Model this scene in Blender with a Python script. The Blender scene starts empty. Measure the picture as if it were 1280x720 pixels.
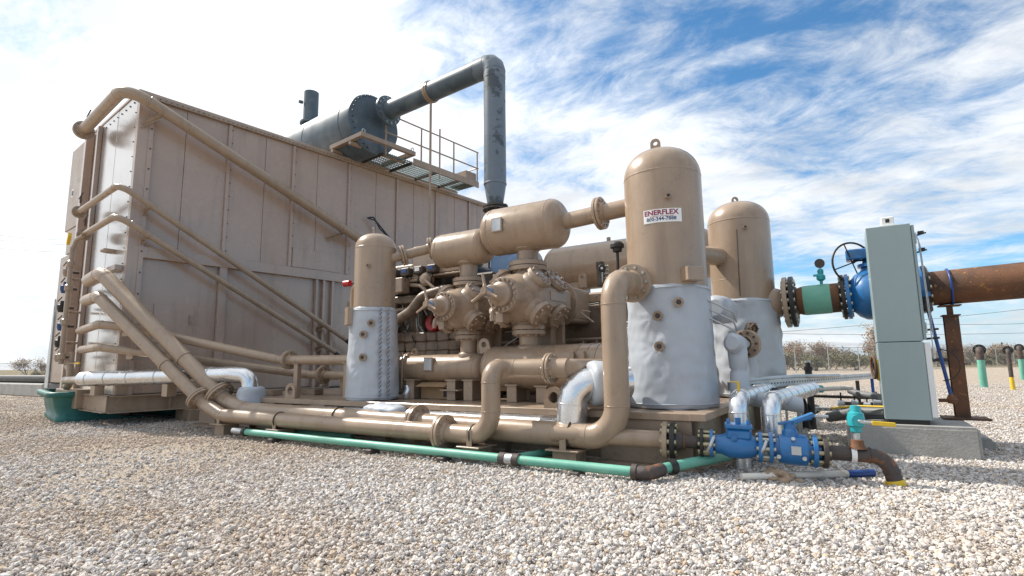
import bpy, bmesh, math, random
from math import sin, cos, pi, radians, sqrt
from mathutils import Vector, Matrix, noise
random.seed(7)
scene = bpy.context.scene
COL = scene.collection

# ------------------------------------------------------------------ camera
FPX, YAW, PITCH, ROLL, EYE = 680.0, radians(31.9), math.atan(95/680.0), radians(0.66), 1.05
_f0 = Vector((-sin(YAW), cos(YAW), 0)); _r0 = Vector((cos(YAW), sin(YAW), 0)); _z = Vector((0, 0, 1))
_f = _f0*cos(PITCH)+_z*sin(PITCH); _u0 = -_f0*sin(PITCH)+_z*cos(PITCH)
_r = _r0*cos(ROLL)-_u0*sin(ROLL); _u = _u0*cos(ROLL)+_r0*sin(ROLL)
cd = bpy.data.cameras.new('camera'); cam = bpy.data.objects.new('camera', cd); COL.objects.link(cam)
cd.sensor_width = 36; cd.lens = FPX/1280*36; cd.clip_start = .05; cd.clip_end = 20000
cam.matrix_world = Matrix(((_r.x, _u.x, -_f.x, 0), (_r.y, _u.y, -_f.y, 0), (_r.z, _u.z, -_f.z, EYE), (0, 0, 0, 1)))
scene.camera = cam

# ------------------------------------------------------------------ sun, sky, exposure
SUN_EL, SUN_AZ = radians(46), radians(184)      # azimuth of the direction TO the sun, from +X counter-clockwise
SD = Vector((cos(SUN_EL)*cos(SUN_AZ), cos(SUN_EL)*sin(SUN_AZ), sin(SUN_EL)))
sl = bpy.data.lights.new('sun', 'SUN'); sl.energy = 4.2; sl.angle = radians(.6); sl.color = (1, .94, .84)
so = bpy.data.objects.new('sun', sl); COL.objects.link(so); so.rotation_euler = (-SD).to_track_quat('-Z', 'Y').to_euler()
so.location = SD*60
scene.view_settings.view_transform = 'Standard'; scene.view_settings.look = 'None'
scene.view_settings.gamma = 1; scene.view_settings.use_curve_mapping = False
scene.view_settings.exposure = 0.5

def nodes_of(nt):
    def N(t, *links, **kw):
        n = nt.nodes.new(t)
        for k, v in kw.items():
            if k.startswith('i_'):
                s = n.inputs[int(k[2:])] if k[2:].isdigit() else n.inputs[k[2:].replace('_', ' ')]
                if hasattr(v, 'is_output') or isinstance(v, bpy.types.NodeSocket): nt.links.new(v, s)
                else: s.default_value = v
            else: setattr(n, k, v)
        return n
    return N
def ramp(N, fac, stops, interp='LINEAR'):
    n = N('ShaderNodeValToRGB', i_0=fac); n.color_ramp.interpolation = interp
    e = n.color_ramp.elements
    while len(e) < len(stops): e.new(.5)
    for k, (p, c) in enumerate(stops):
        e[k].position = p; e[k].color = c if len(c) == 4 else (*c, 1)
    return n.outputs[0]
def mixc(N, f, a, b, blend='MIX'):
    n = N('ShaderNodeMix', data_type='RGBA', blend_type=blend)
    nt = n.id_data
    for idx, v in ((0, f), (6, a), (7, b)):
        if isinstance(v, bpy.types.NodeSocket): nt.links.new(v, n.inputs[idx])
        else: n.inputs[idx].default_value = (*v, 1) if isinstance(v, tuple) and len(v) == 3 else v
    return n.outputs[2]
def mth(N, op, a, b=0.0, c=0.0):
    n = N('ShaderNodeMath', operation=op)
    for k, v in enumerate((a, b, c)):
        if isinstance(v, bpy.types.NodeSocket): n.id_data.links.new(v, n.inputs[k])
        else: n.inputs[k].default_value = v
    return n.outputs[0]

world = bpy.data.worlds.new('World'); scene.world = world; world.use_nodes = True
wt = world.node_tree; wt.nodes.clear(); N = nodes_of(wt)
sky = N('ShaderNodeTexSky', sky_type='NISHITA', sun_disc=False, sun_elevation=SUN_EL, sun_rotation=pi/2-SUN_AZ,
        altitude=900, air_density=1.0, dust_density=.6, ozone_density=1.6)
tc = N('ShaderNodeTexCoord'); D = tc.outputs['Generated']
sep = N('ShaderNodeSeparateXYZ', i_0=D)
zc = mth(N, 'ADD', mth(N, 'MAXIMUM', sep.outputs[2], 0.0), .22)
cx = mth(N, 'DIVIDE', sep.outputs[0], zc); cy = mth(N, 'DIVIDE', sep.outputs[1], zc)
cv = N('ShaderNodeCombineXYZ', i_0=cx, i_1=cy, i_2=0.0).outputs[0]
mp = N('ShaderNodeMapping', i_0=cv); mp.inputs[2].default_value = (0, 0, radians(28)); mp.inputs[3].default_value = (.85, 1.2, 1)
mp.inputs[1].default_value = (2.4, 6.6, 0)
n1 = N('ShaderNodeTexNoise', i_Vector=mp.outputs[0], i_Scale=1.0, i_Detail=9.0, i_Roughness=.58, i_Distortion=.5).outputs[0]
mp2 = N('ShaderNodeMapping', i_0=cv); mp2.inputs[2].default_value = (0, 0, radians(40)); mp2.inputs[3].default_value = (1.45, 2.2, 1)
n2 = N('ShaderNodeTexNoise', i_Vector=mp2.outputs[0], i_Scale=3.4, i_Detail=10.0, i_Roughness=.68, i_Distortion=.5).outputs[0]
dots = N('ShaderNodeVectorMath', operation='DOT_PRODUCT', i_0=D); dots.inputs[1].default_value = SD
sunness = dots.outputs['Value']
cov = mth(N, 'ADD', mth(N, 'MULTIPLY', n1, .70), mth(N, 'MULTIPLY', n2, .30))
cov = mth(N, 'ADD', cov, mth(N, 'MULTIPLY', sunness, .135))
cf = N('ShaderNodeMapRange', interpolation_type='SMOOTHSTEP', i_0=cov, i_1=.405, i_2=.585, i_3=0.0, i_4=1.0).outputs[0]
n3 = N('ShaderNodeTexNoise', i_Vector=mp.outputs[0], i_Scale=2.0, i_Detail=9.0, i_Roughness=.62).outputs[0]
glow = N('ShaderNodeMapRange', i_0=sunness, i_1=-.2, i_2=.95, i_3=.93, i_4=1.30).outputs[0]
shade = N('ShaderNodeMapRange', i_0=n3, i_1=.36, i_2=.60, i_3=.78, i_4=1.03).outputs[0]
cl = mth(N, 'MULTIPLY', glow, shade)
CLOUD, SKYS = 7.0, .105
ccol = N('ShaderNodeVectorMath', operation='SCALE', i_Scale=cl); ccol.inputs[0].default_value = (CLOUD*.955, CLOUD*.985, CLOUD*1.015)
skc = N('ShaderNodeVectorMath', operation='MULTIPLY', i_0=sky.outputs[0]); skc.inputs[1].default_value = (.62, 1.04, 1.2)
hz = N('ShaderNodeMapRange', interpolation_type='SMOOTHSTEP', i_0=sep.outputs[2], i_1=.0, i_2=.16, i_3=.85, i_4=.0).outputs[0]
skh = mixc(N, hz, skc.outputs[0], (4.3, 4.9, 5.7))
skm = mixc(N, mth(N, 'MULTIPLY', cf, .96), skh, ccol.outputs[0])
bg = N('ShaderNodeBackground', i_0=skm, i_1=SKYS)
wt.links.new(bg.outputs[0], N('ShaderNodeOutputWorld').inputs[0])

# ------------------------------------------------------------------ materials
MATS = {}
def mat(name, c, rough=.5, metal=0., var=.12, vs=3., c2=None, c2amt=(.55, .75), c2s=2., bump=0., bs=30., spec=.5, coat=0., streak=False, rvar=.1, c3=None, c3amt=(.6, .7), c3s=12.):
    m = bpy.data.materials.new(name); m.use_nodes = True; nt = m.node_tree; nt.nodes.clear(); N = nodes_of(nt)
    b = N('ShaderNodeBsdfPrincipled'); out = N('ShaderNodeOutputMaterial'); nt.links.new(b.outputs[0], out.inputs[0])
    tc = N('ShaderNodeTexCoord').outputs['Object']
    n = N('ShaderNodeTexNoise', i_Vector=tc, i_Scale=vs, i_Detail=6., i_Roughness=.6).outputs[0]
    lo = tuple(max(0, x*(1-var)) for x in c); hi = tuple(min(1, x*(1+var)) for x in c)
    col = ramp(N, n, [(.3, lo), (.7, hi)])
    if c2:
        v = tc
        if streak:
            mm = N('ShaderNodeMapping', i_0=tc); mm.inputs[3].default_value = (4, 4, .35); v = mm.outputs[0]
        k = N('ShaderNodeTexNoise', i_Vector=v, i_Scale=c2s, i_Detail=8., i_Roughness=.65).outputs[0]
        f = N('ShaderNodeMapRange', i_0=k, i_1=c2amt[0], i_2=c2amt[1]).outputs[0]
        col = mixc(N, f, col, c2)
    if c3:
        k = N('ShaderNodeTexNoise', i_Vector=tc, i_Scale=c3s, i_Detail=5., i_Roughness=.7).outputs[0]
        f = N('ShaderNodeMapRange', i_0=k, i_1=c3amt[0], i_2=c3amt[1]).outputs[0]
        col = mixc(N, f, col, c3)
    nt.links.new(col, b.inputs['Base Color'])
    b.inputs['Metallic'].default_value = metal; b.inputs['Specular IOR Level'].default_value = spec
    rr = N('ShaderNodeMapRange', i_0=n, i_1=.3, i_2=.7, i_3=max(.03, rough-rvar), i_4=min(1, rough+rvar)).outputs[0]
    nt.links.new(rr, b.inputs['Roughness'])
    if coat: b.inputs['Coat Weight'].default_value = coat; b.inputs['Coat Roughness'].default_value = .15
    if bump:
        bn = N('ShaderNodeTexNoise', i_Vector=tc, i_Scale=bs, i_Detail=5., i_Roughness=.6).outputs[0]
        bp = N('ShaderNodeBump', i_Strength=bump, i_Distance=.02, i_Height=bn); nt.links.new(bp.outputs[0], b.inputs['Normal'])
    MATS[name] = m; return m
TAN = mat('tan_paint', (.33, .242, .172), .32, 0, .10, 2.5, (.235, .165, .115), (.50, .82), 1.6, .05, 18, coat=.12, streak=True, c3=(.15, .085, .05), c3amt=(.70, .715), c3s=16)
PANEL = mat('tan_panel_paint', (.415, .305, .24), .27, 0, .07, 1.2, (.26, .195, .15), (.52, .86), 1.2, .38, 1.3, coat=.35, streak=True, rvar=.07, c3=(.24, .16, .11), c3amt=(.70, .72), c3s=9)
TANM = mat('tan_machine_paint', (.325, .242, .178), .36, 0, .08, 4, (.17, .12, .085), (.54, .76), 5, .2, 40, coat=.08, c3=(.12, .07, .045), c3amt=(.68, .70), c3s=22)
JACK = mat('insulation_cloth', (.42, .45, .495), .44, .0, .05, 3, (.33, .345, .37), (.58, .8), 2.5, .0, 7, spec=.4)
def crease(m):
    nt = m.node_tree; N = nodes_of(nt); b = nt.nodes['Principled BSDF']; tc = N('ShaderNodeTexCoord').outputs['Object']
    mm = N('ShaderNodeMapping', i_0=tc); mm.inputs[2].default_value = (.5, .35, .2); mm.inputs[3].default_value = (1, 1, 1.6)
    r1 = N('ShaderNodeTexNoise', noise_type='RIDGED_MULTIFRACTAL', i_Vector=mm.outputs[0], i_Scale=2.2, i_Detail=3., i_Roughness=.45, i_Distortion=.4).outputs[0]
    r2 = N('ShaderNodeTexNoise', i_Vector=tc, i_Scale=55., i_Detail=2.).outputs[0]
    h = mth(N, 'ADD', r1, mth(N, 'MULTIPLY', r2, .03))
    bp = N('ShaderNodeBump', i_Strength=.46, i_Distance=.03, i_Height=h); nt.links.new(bp.outputs[0], b.inputs['Normal'])
crease(JACK)
ALU = mat('aluminium_cladding', (.72, .73, .75), .27, .9, .08, 6, (.6, .6, .6), (.6, .8), 6, .03, 8, rvar=.05)
EXH = mat('exhaust_paint', (.075, .105, .13), .46, .0, .12, 3, (.13, .165, .19), (.50, .64), 1.6, .05, 20)
EXH2 = mat('scorched_exhaust_paint', (.145, .18, .22), .45, .0, .08, 3, (.06, .075, .09), (.52, .57), 2.2, .05, 20, streak=False)
MINT = mat('mint_epoxy', (.125, .375, .285), .48, 0, .10, 4, (.20, .43, .34), (.45, .75), 3, .06, 30, c3=(.25, .22, .15), c3amt=(.66, .74))
BLUE = mat('blue_valve_paint', (.015, .14, .37), .36, 0, .10, 5, (.03, .11, .24), (.55, .75), 6, .08, 30, coat=.3)
BLACK = mat('black_steel', (.022, .021, .021), .45, .2, .2, 8, (.09, .05, .03), (.6, .75), 7)
RUST = mat('rusty_steel', (.17, .075, .035), .75, .1, .25, 6, (.065, .04, .03), (.45, .62), 3, .3, 60, c3=(.36, .16, .05), c3amt=(.58, .68))
RUSTD = mat('dark_rusty_steel', (.075, .06, .055), .65, .2, .2, 6, (.24, .10, .042), (.57, .66), 4, .25, 50)
ZINC = mat('zinc_bolts', (.42, .40, .33), .35, .8, .15, 10)
YZINC = mat('yellow_zinc_nuts', (.36, .33, .21), .35, .7, .2, 12)
GALV = mat('galvanised_steel', (.50, .52, .53), .42, .75, .12, 6, (.35, .36, .37), (.5, .7), 5)
CONC = mat('concrete', (.36, .35, .33), .85, 0, .12, 3, (.25, .24, .225), (.5, .7), 1.6, .4, 40, c3=(.40, .385, .36), c3amt=(.6, .75), c3s=5)
GREY = mat('grey_green_enamel', (.265, .335, .345), .42, 0, .035, 1.5, (.22, .275, .28), (.55, .9), 1.2, .03, 30, streak=True)
WHITE = mat('white_plastic', (.78, .78, .77), .4, 0, .03, 5)
OFFW = mat('dusty_white_pipe', (.70, .64, .57), .6, 0, .08, 5, (.42, .33, .26), (.5, .7), 6)
RED = mat('red_paint', (.42, .015, .02), .35, 0, .1, 5)
MAROON = mat('maroon_print', (.24, .01, .06), .5, 0, .02, 5)
NAVY = mat('navy_print', (.01, .05, .16), .5, 0, .02, 5)
YELLOW = mat('yellow_vinyl', (.72, .48, .03), .45, 0, .08, 6)
TEAL = mat('teal_valve_paint', (.02, .34, .38), .35, 0, .1, 8, coat=.2)
CARD = mat('cardboard', (.36, .235, .13), .85, 0, .08, 5)
TUB = mat('green_polyethylene', (.012, .12, .105), .48, 0, .12, 2, (.03, .18, .155), (.5, .7), 2, .1, 6)
RUBBER = mat('black_rubber', (.025, .025, .027), .6, 0, .1, 5)
GREYC = mat('grey_conduit', (.16, .165, .17), .55, 0, .1, 6)
ENG = mat('dark_mottled_tan_paint', (.215, .158, .115), .42, 0, .15, 5, (.09, .065, .05), (.48, .68), 4, .25, 40)  # darker version of the machine tan, mottled with random deeper brown patches
DARK = mat('oily_dark_metal', (.055, .048, .042), .5, .3, .25, 6, (.13, .10, .08), (.5, .7), 5)
GRAT = mat('walkway_grating_steel', (.30, .38, .38), .5, .6, .1, 6)
BLUEW = mat('blue_insulation', (.16, .28, .48), .55, 0, .1, 4, bump=.3, bs=18)
SOIL = mat('dry_clay', (.36, .26, .18), .95, 0, .15, 6, bump=.5, bs=20)
PIPEBLUE = mat('blue_plastic_cap', (.015, .06, .24), .4, 0, .05, 5)
BARK = mat('grey_brown_bark', (.22, .18, .15), .9, 0, .2, 5)
LEAVES = [mat('dry_rust_leaves', (.34, .235, .155), .8, 0, .3, 1), mat('olive_leaves', (.20, .185, .105), .8, 0, .3, 1), mat('grey_twigs', (.31, .27, .23), .9, 0, .25, 1)]

# ------------------------------------------------------------------ mesh helpers
OFF = {}
class MB:
    base = None
    def __init__(s, xf=None): s.v, s.f, s.sm, s.xf = [], [], [], xf or MB.base
    def add(s, vs, fs, smooth=False):
        o = len(s.v); s.v += [Vector(p) for p in vs]; s.f += [tuple(i+o for i in f) for f in fs]
        s.sm += [smooth]*len(fs); return s
    def frame(s, ax):
        ax = Vector(ax).normalized(); h = Vector((0, 0, 1)) if abs(ax.z) < .9 else Vector((1, 0, 0))
        a = h.cross(ax).normalized(); return ax, a, ax.cross(a)
    def box(s, x0, x1, y0, y1, z0, z1, bev=.004):
        c = Vector(((x0+x1)/2, (y0+y1)/2, (z0+z1)/2)); return s.obox(c, (1, 0, 0), (0, 1, 0), ((x1-x0)/2, (y1-y0)/2, (z1-z0)/2), bev)
    def obox(s, c, ex, ey, h, bev=.004):
        c = Vector(c); ex = Vector(ex).normalized(); ey = Vector(ey).normalized(); ez = ex.cross(ey); E = (ex, ey, ez)
        b = min(bev, min(h)*.45)
        if b <= 0:
            vs = [c+ex*(sx*h[0])+ey*(sy*h[1])+ez*(sz*h[2]) for sx in (-1, 1) for sy in (-1, 1) for sz in (-1, 1)]
            return s.add(vs, [(0, 1, 3, 2), (4, 6, 7, 5), (0, 4, 5, 1), (2, 3, 7, 6), (0, 2, 6, 4), (1, 5, 7, 3)])
        vs, ix = [], {}
        for sx in (-1, 1):
            for sy in (-1, 1):
                for sz in (-1, 1):
                    for k in range(3):
                        d = [h[0]-b, h[1]-b, h[2]-b]; d[k] = h[k]
                        ix[(sx, sy, sz, k)] = len(vs); vs.append(c+ex*(sx*d[0])+ey*(sy*d[1])+ez*(sz*d[2]))
        fs = []
        for k in range(3):
            i, j = (k+1) % 3, (k+2) % 3
            for sg in (-1, 1):
                q = []
                for (a, d) in ((-1, -1), (1, -1), (1, 1), (-1, 1)):
                    t = [0, 0, 0]; t[k] = sg; t[i] = a; t[j] = d; q.append(ix[(*t, k)])
                fs.append(tuple(q if sg > 0 else q[::-1]))
        for k in range(3):           # edges along axis k
            i, j = (k+1) % 3, (k+2) % 3
            for a in (-1, 1):
                for d in (-1, 1):
                    t0 = [0, 0, 0]; t0[i] = a; t0[j] = d; t1 = list(t0); t0[k] = -1; t1[k] = 1
                    q = (ix[(*t0, i)], ix[(*t1, i)], ix[(*t1, j)], ix[(*t0, j)])
                    fs.append(q if a*d < 0 else q[::-1])
        for sx in (-1, 1):
            for sy in (-1, 1):
                for sz in (-1, 1):
                    q = tuple(ix[(sx, sy, sz, k)] for k in range(3)); fs.append(q if sx*sy*sz > 0 else q[::-1])
        return s.add(vs, fs)
    def lathe(s, o, ax, prof, n=28, close=True):
        o = Vector(o); ax, a, b = s.frame(ax)
        runs = [[prof[0]]]
        for k in range(1, len(prof)):
            runs[-1].append(prof[k])
            if k < len(prof)-1:
                d0 = Vector((prof[k][0]-prof[k-1][0], prof[k][1]-prof[k-1][1])); d1 = Vector((prof[k+1][0]-prof[k][0], prof[k+1][1]-prof[k][1]))
                if d0.length < 1e-6 or d1.length < 1e-6 or d0.angle(d1) > radians(32): runs.append([prof[k]])
        cs = [(cos(2*pi*i/n), sin(2*pi*i/n)) for i in range(n)]
        for run in runs:
            vs = [o+ax*t+(a*c+b*d)*r for t, r in run for c, d in cs]; fs = []
            for k in range(len(run)-1):
                for i in range(n):
                    j = (i+1) % n; fs.append((k*n+i, k*n+j, (k+1)*n+j, (k+1)*n+i))
            flat = abs(run[0][0]-run[-1][0]) < 1e-6
            s.add(vs, fs, not flat)
        return s
    def cyl(s, p0, p1, r, r1=None, n=20):
        p0 = Vector(p0); p1 = Vector(p1); L = (p1-p0).length; r1 = r if r1 is None else r1
        return s.lathe(p0, p1-p0, [(0, 0.0005), (0, r), (L, r1), (L, 0.0005)], n)
    def hexr(s, c, ax, R, n, r, L, ph=0, sides=6):
        c = Vector(c); ax, a, b = s.frame(ax)
        for i in range(n):
            t = 2*pi*i/n+ph; p = c+(a*cos(t)+b*sin(t))*R; s.cyl(p-ax*L/2, p+ax*L/2, r, n=sides)
        return s
    def path(s, pts, bend, k=7):
        pts = [Vector(p) for p in pts]; out = [pts[0]]; marks = []
        for i in range(1, len(pts)-1):
            p = pts[i]; d0 = (pts[i-1]-p); d1 = (pts[i+1]-p); l0, l1 = d0.length, d1.length; d0.normalize(); d1.normalize()
            ang = d0.angle(d1); bd = bend[i-1] if isinstance(bend, (list, tuple)) else bend
            if ang > pi-.02: out.append(p); continue
            t = min(bd/math.tan(ang/2), l0*.49, l1*.49); R = t*math.tan(ang/2)
            A = p+d0*t; B = p+d1*t; cen = p+(d0+d1).normalized()*(R/sin(ang/2))
            va, vb = A-cen, B-cen; w = va.angle(vb); kk = max(2, int(k*w/(pi/2)+.5))
            marks += [(A, -d0), (B, d1)]
            for q in range(kk+1):
                f = q/kk; out.append(cen+(va*sin((1-f)*w)+vb*sin(f*w))/sin(w))
        out.append(pts[-1]); return out, marks
    def tube(s, pts, r, bend=.3, n=18, k=7, weld=0., caps=True):
        P, marks = s.path(pts, bend, k)
        T = []
        for i in range(len(P)):
            t = Vector((0, 0, 0))
            if i > 0: t += (P[i]-P[i-1]).normalized()
            if i < len(P)-1: t += (P[i+1]-P[i]).normalized()
            T.append(t.normalized())
        _, a, b = s.frame(T[0]); vs = []; fs = []
        for i, p in enumerate(P):
            if i: 
                q = T[i-1].rotation_difference(T[i]); a = q @ a
                a = (a-T[i]*a.dot(T[i])).normalized()
            b = T[i].cross(a); ri = r(i/(len(P)-1)) if callable(r) else r
            vs += [p+(a*cos(2*pi*j/n)+b*sin(2*pi*j/n))*ri for j in range(n)]
        for i in range(len(P)-1):
            for j in range(n):
                m = (j+1) % n; fs.append((i*n+j, i*n+m, (i+1)*n+m, (i+1)*n+j))
        s.add(vs, fs, True)
        if caps:
            s.add(vs[:n], [tuple(range(n))[::-1]]); s.add(vs[-n:], [tuple(range(n))])
        if weld:
            rr = r(0) if callable(r) else r
            for c, d in marks: s.lathe(c-d*.007, d, [(0, rr*.99), (.003, rr+weld), (.011, rr+weld), (.014, rr*.99)], n)
        return s
    def torus(s, c, ax, R, r, n=32, m=8, a0=0, a1=2*pi):
        c = Vector(c); ax, a, b = s.frame(ax); full = abs(a1-a0-2*pi) < 1e-4; vs = []; fs = []
        cnt = n if full else n+1
        for i in range(cnt):
            t = a0+(a1-a0)*i/n; d = a*cos(t)+b*sin(t)
            vs += [c+d*(R+r*cos(2*pi*j/m))+ax*(r*sin(2*pi*j/m)) for j in range(m)]
        for i in range(n):
            i2 = (i+1) % cnt
            for j in range(m):
                j2 = (j+1) % m; fs.append((i*m+j, i2*m+j, i2*m+j2, i*m+j2))
        return s.add(vs, fs, True)
    def prism(s, o, ex, ey, poly, depth, ez=None):
        o = Vector(o); ex = Vector(ex).normalized(); ey = Vector(ey).normalized(); ez = ex.cross(ey) if ez is None else Vector(ez).normalized(); n = len(poly)
        f = [o+ex*p[0]+ey*p[1]-ez*(depth/2) for p in poly]; g = [p+ez*depth for p in f]
        s.add(f, [tuple(range(n))[::-1]]); s.add(g, [tuple(range(n))])
        return s.add(f+g, [(i, (i+1) % n, n+(i+1) % n, n+i) for i in range(n)])
    def lug(s, o, ex, ey, w, h, th, hole=.3, k=14):      # plate with a round top and a real hole, stands along ey
        o = Vector(o); ex = Vector(ex).normalized(); ey = Vector(ey).normalized(); ez = ex.cross(ey); R = w/2; c = o+ey*(h-R); rh = R*hole*1.5
        out, inn = [], []
        m = 4*k
        for i in range(m):
            t = 2*pi*i/m-pi/2; dx, dy = cos(t), sin(t)
            if dy >= 0: q = (dx*R, dy*R)
            else:
                sc = min(R/abs(dx) if abs(dx) > 1e-6 else 9, (h-R)/abs(dy)); q = (dx*sc, dy*sc)
            out.append(c+ex*q[0]+ey*q[1]); inn.append(c+ex*dx*rh+ey*dy*rh)
        for sg in (-1, 1):
            vs = [p+ez*(sg*th/2) for p in out+inn]; fs = [(i, (i+1) % m, m+(i+1) % m, m+i) for i in range(m)]
            s.add(vs, fs if sg > 0 else [f[::-1] for f in fs])
        for L, fl in ((out, 0), (inn, 1)):
            vs = [p-ez*th/2 for p in L]+[p+ez*th/2 for p in L]; fs = [(i, (i+1) % m, m+(i+1) % m, m+i) for i in range(m)]
            s.add(vs, [f[::-1] for f in fs] if fl else fs)
        return s
    def build(s, name, m, parent=None):
        off = OFF.get(parent.name, Vector((0, 0, 0))) if parent else Vector((0, 0, 0))
        me = bpy.data.meshes.new(name)
        vs = [(s.xf @ p if s.xf else p)-off for p in s.v]
        me.from_pydata(vs, [], s.f); me.polygons.foreach_set('use_smooth', s.sm)
        for mm in (m if isinstance(m, (list, tuple)) else [m]): me.materials.append(mm)
        me.update()
        o = bpy.data.objects.new(name, me); COL.objects.link(o)
        if parent: o.parent = parent; OFF[o.name] = off
        if name in STUFFS: o['kind'] = 'stuff'
        return o
def thing(name, label, cat, loc, group=None):
    o = bpy.data.objects.new(name, None); COL.objects.link(o); o.location = loc; OFF[o.name] = Vector(loc); o.empty_display_size = .2
    o['label'] = label; o['category'] = cat
    if group: o['group'] = group
    return o
def solo(o, label, cat, group=None):
    o['label'] = label; o['category'] = cat
    if group: o['group'] = group
    return o
STUFFS = {'rivet_row', 'roof_rivet_row', 'plug_row', 'bolt_ring', 'slot_row', 'lacing', 'rim_bolts', 'stud', 'fitting_row', 'ignition_lead', 'lettering'}
def structure(o, kind='structure'): o['kind'] = kind; return o
def flange(par, c, ax, R, r, th=.03, nb=8, m=None, bm=None, gap=.004, br=None, m2=None):
    """bolted pair of flanges round c, a part with its bolts as a sub-part"""
    m = m or TAN; bm = bm or m; c = Vector(c); axv = Vector(ax).normalized(); br = br or R*.085
    mb = MB()
    mb.lathe(c-axv*(th+gap), axv, [(-.03, r*1.02), (0, r*1.22), (0, R-.004), (.004, R), (th-.004, R), (th, R-.004), (th, r*.5)], 30)
    if m2 is None: mb.lathe(c+axv*gap, axv, [(0, r*.5), (0, R-.004), (.004, R), (th-.004, R), (th, R-.004), (th, r*1.22), (th+.03, r*1.02)], 30)
    f = mb.build('flange', m, par)
    if m2 is not None:
        MB().lathe(c+axv*gap, axv, [(0, r*.5), (0, R-.004), (.004, R), (th-.004, R), (th, R-.004), (th, r*1.22), (th+.03, r*1.02)], 30).build('flange', m2, par)
    MB().hexr(c, axv, (R+r*1.1)/2, nb, br, 2*(th+gap)+.035).build('bolt_ring', bm, f)
    return f
def pipe(name, label, pts, r, m=None, bend=.3, flanges=(), weld=.004, cat='pipe', group=None, n=20):
    t = thing(name, label, cat, (pts[0][0], pts[0][1], min(p[2] for p in pts)-r), group)
    MB().tube(pts, r, bend, n, weld=weld).build('pipe_wall', m or TAN, t)
    for fl in flanges: flange(t, *fl[:3], r, **(fl[3] if len(fl) > 3 else {}))
    return t

# ------------------------------------------------------------------ ground and gravel
def ground_material():
    m = bpy.data.materials.new('gravel_yard'); m.use_nodes = True; nt = m.node_tree; nt.nodes.clear(); N = nodes_of(nt)
    b = N('ShaderNodeBsdfPrincipled'); nt.links.new(b.outputs[0], N('ShaderNodeOutputMaterial').inputs[0])
    p = N('ShaderNodeTexCoord').outputs['Object']
    v = N('ShaderNodeTexVoronoi', i_Vector=p, i_Scale=62.); cell = N('ShaderNodeSeparateColor', i_0=v.outputs['Color']).outputs[0]
    stone = ramp(N, cell, [(0, (.32, .27, .22)), (.2, (.42, .36, .30)), (.5, (.49, .42, .345)), (.8, (.54, .475, .405)), (1, (.44, .35, .26))])
    big = N('ShaderNodeTexNoise', i_Vector=p, i_Scale=.35, i_Detail=5., i_Roughness=.6).outputs[0]
    sand = N('ShaderNodeMapRange', i_0=big, i_1=.52, i_2=.70, i_3=0., i_4=.75).outputs[0]
    stone = mixc(N, sand, stone, (.45, .365, .285))
    fg = N('ShaderNodeTexVoronoi', i_Vector=p, i_Scale=190.); fgc = N('ShaderNodeSeparateColor', i_0=fg.outputs['Color']).outputs[1]
    stone = mixc(N, 1.0, stone, ramp(N, fgc, [(0, (.55, .54, .53)), (.35, (.9, .89, .88)), (.75, (1.0, 1.0, 1.0)), (1, (1.25, 1.24, 1.22))]), 'MULTIPLY')
    v2 = N('ShaderNodeTexNoise', i_Vector=p, i_Scale=1.8, i_Detail=6., i_Roughness=.7).outputs[0]
    stone = mixc(N, 1.0, stone, ramp(N, v2, [(.3, (.84, .83, .82)), (.7, (1.0, 1.0, 1.0))]), 'MULTIPLY')
    # far scrubland beyond the yard is darker dry grass
    pl = N('ShaderNodeVectorMath', operation='LENGTH', i_0=p).outputs['Value']
    nn = N('ShaderNodeTexNoise', i_Vector=p, i_Scale=.05, i_Detail=4.).outputs[0]
    far = N('ShaderNodeMapRange', i_0=mth(N, 'ADD', pl, mth(N, 'MULTIPLY', nn, 12.)), i_1=88., i_2=100.).outputs[0]
    scrub = ramp(N, N('ShaderNodeTexNoise', i_Vector=p, i_Scale=.4, i_Detail=8., i_Roughness=.7).outputs[0], [(.3, (.13, .115, .065)), (.6, (.25, .20, .12)), (.8, (.32, .26, .17))])
    col = mixc(N, far, stone, scrub); nt.links.new(col, b.inputs['Base Color']); b.inputs['Roughness'].default_value = .95
    b.inputs['Specular IOR Level'].default_value = .2
    bp = N('ShaderNodeBump', i_Strength=.8, i_Distance=.02, i_Height=v.outputs['Distance']); bp.invert = True
    nt.links.new(bp.outputs[0], b.inputs['Normal']); return m
GM = ground_material()
g = MB(); g.add([(-4000, -4000, 0), (4000, -4000, 0), (4000, 4000, 0), (-4000, 4000, 0)], [(0, 1, 2, 3)])
structure(g.build('ground', GM))

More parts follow.
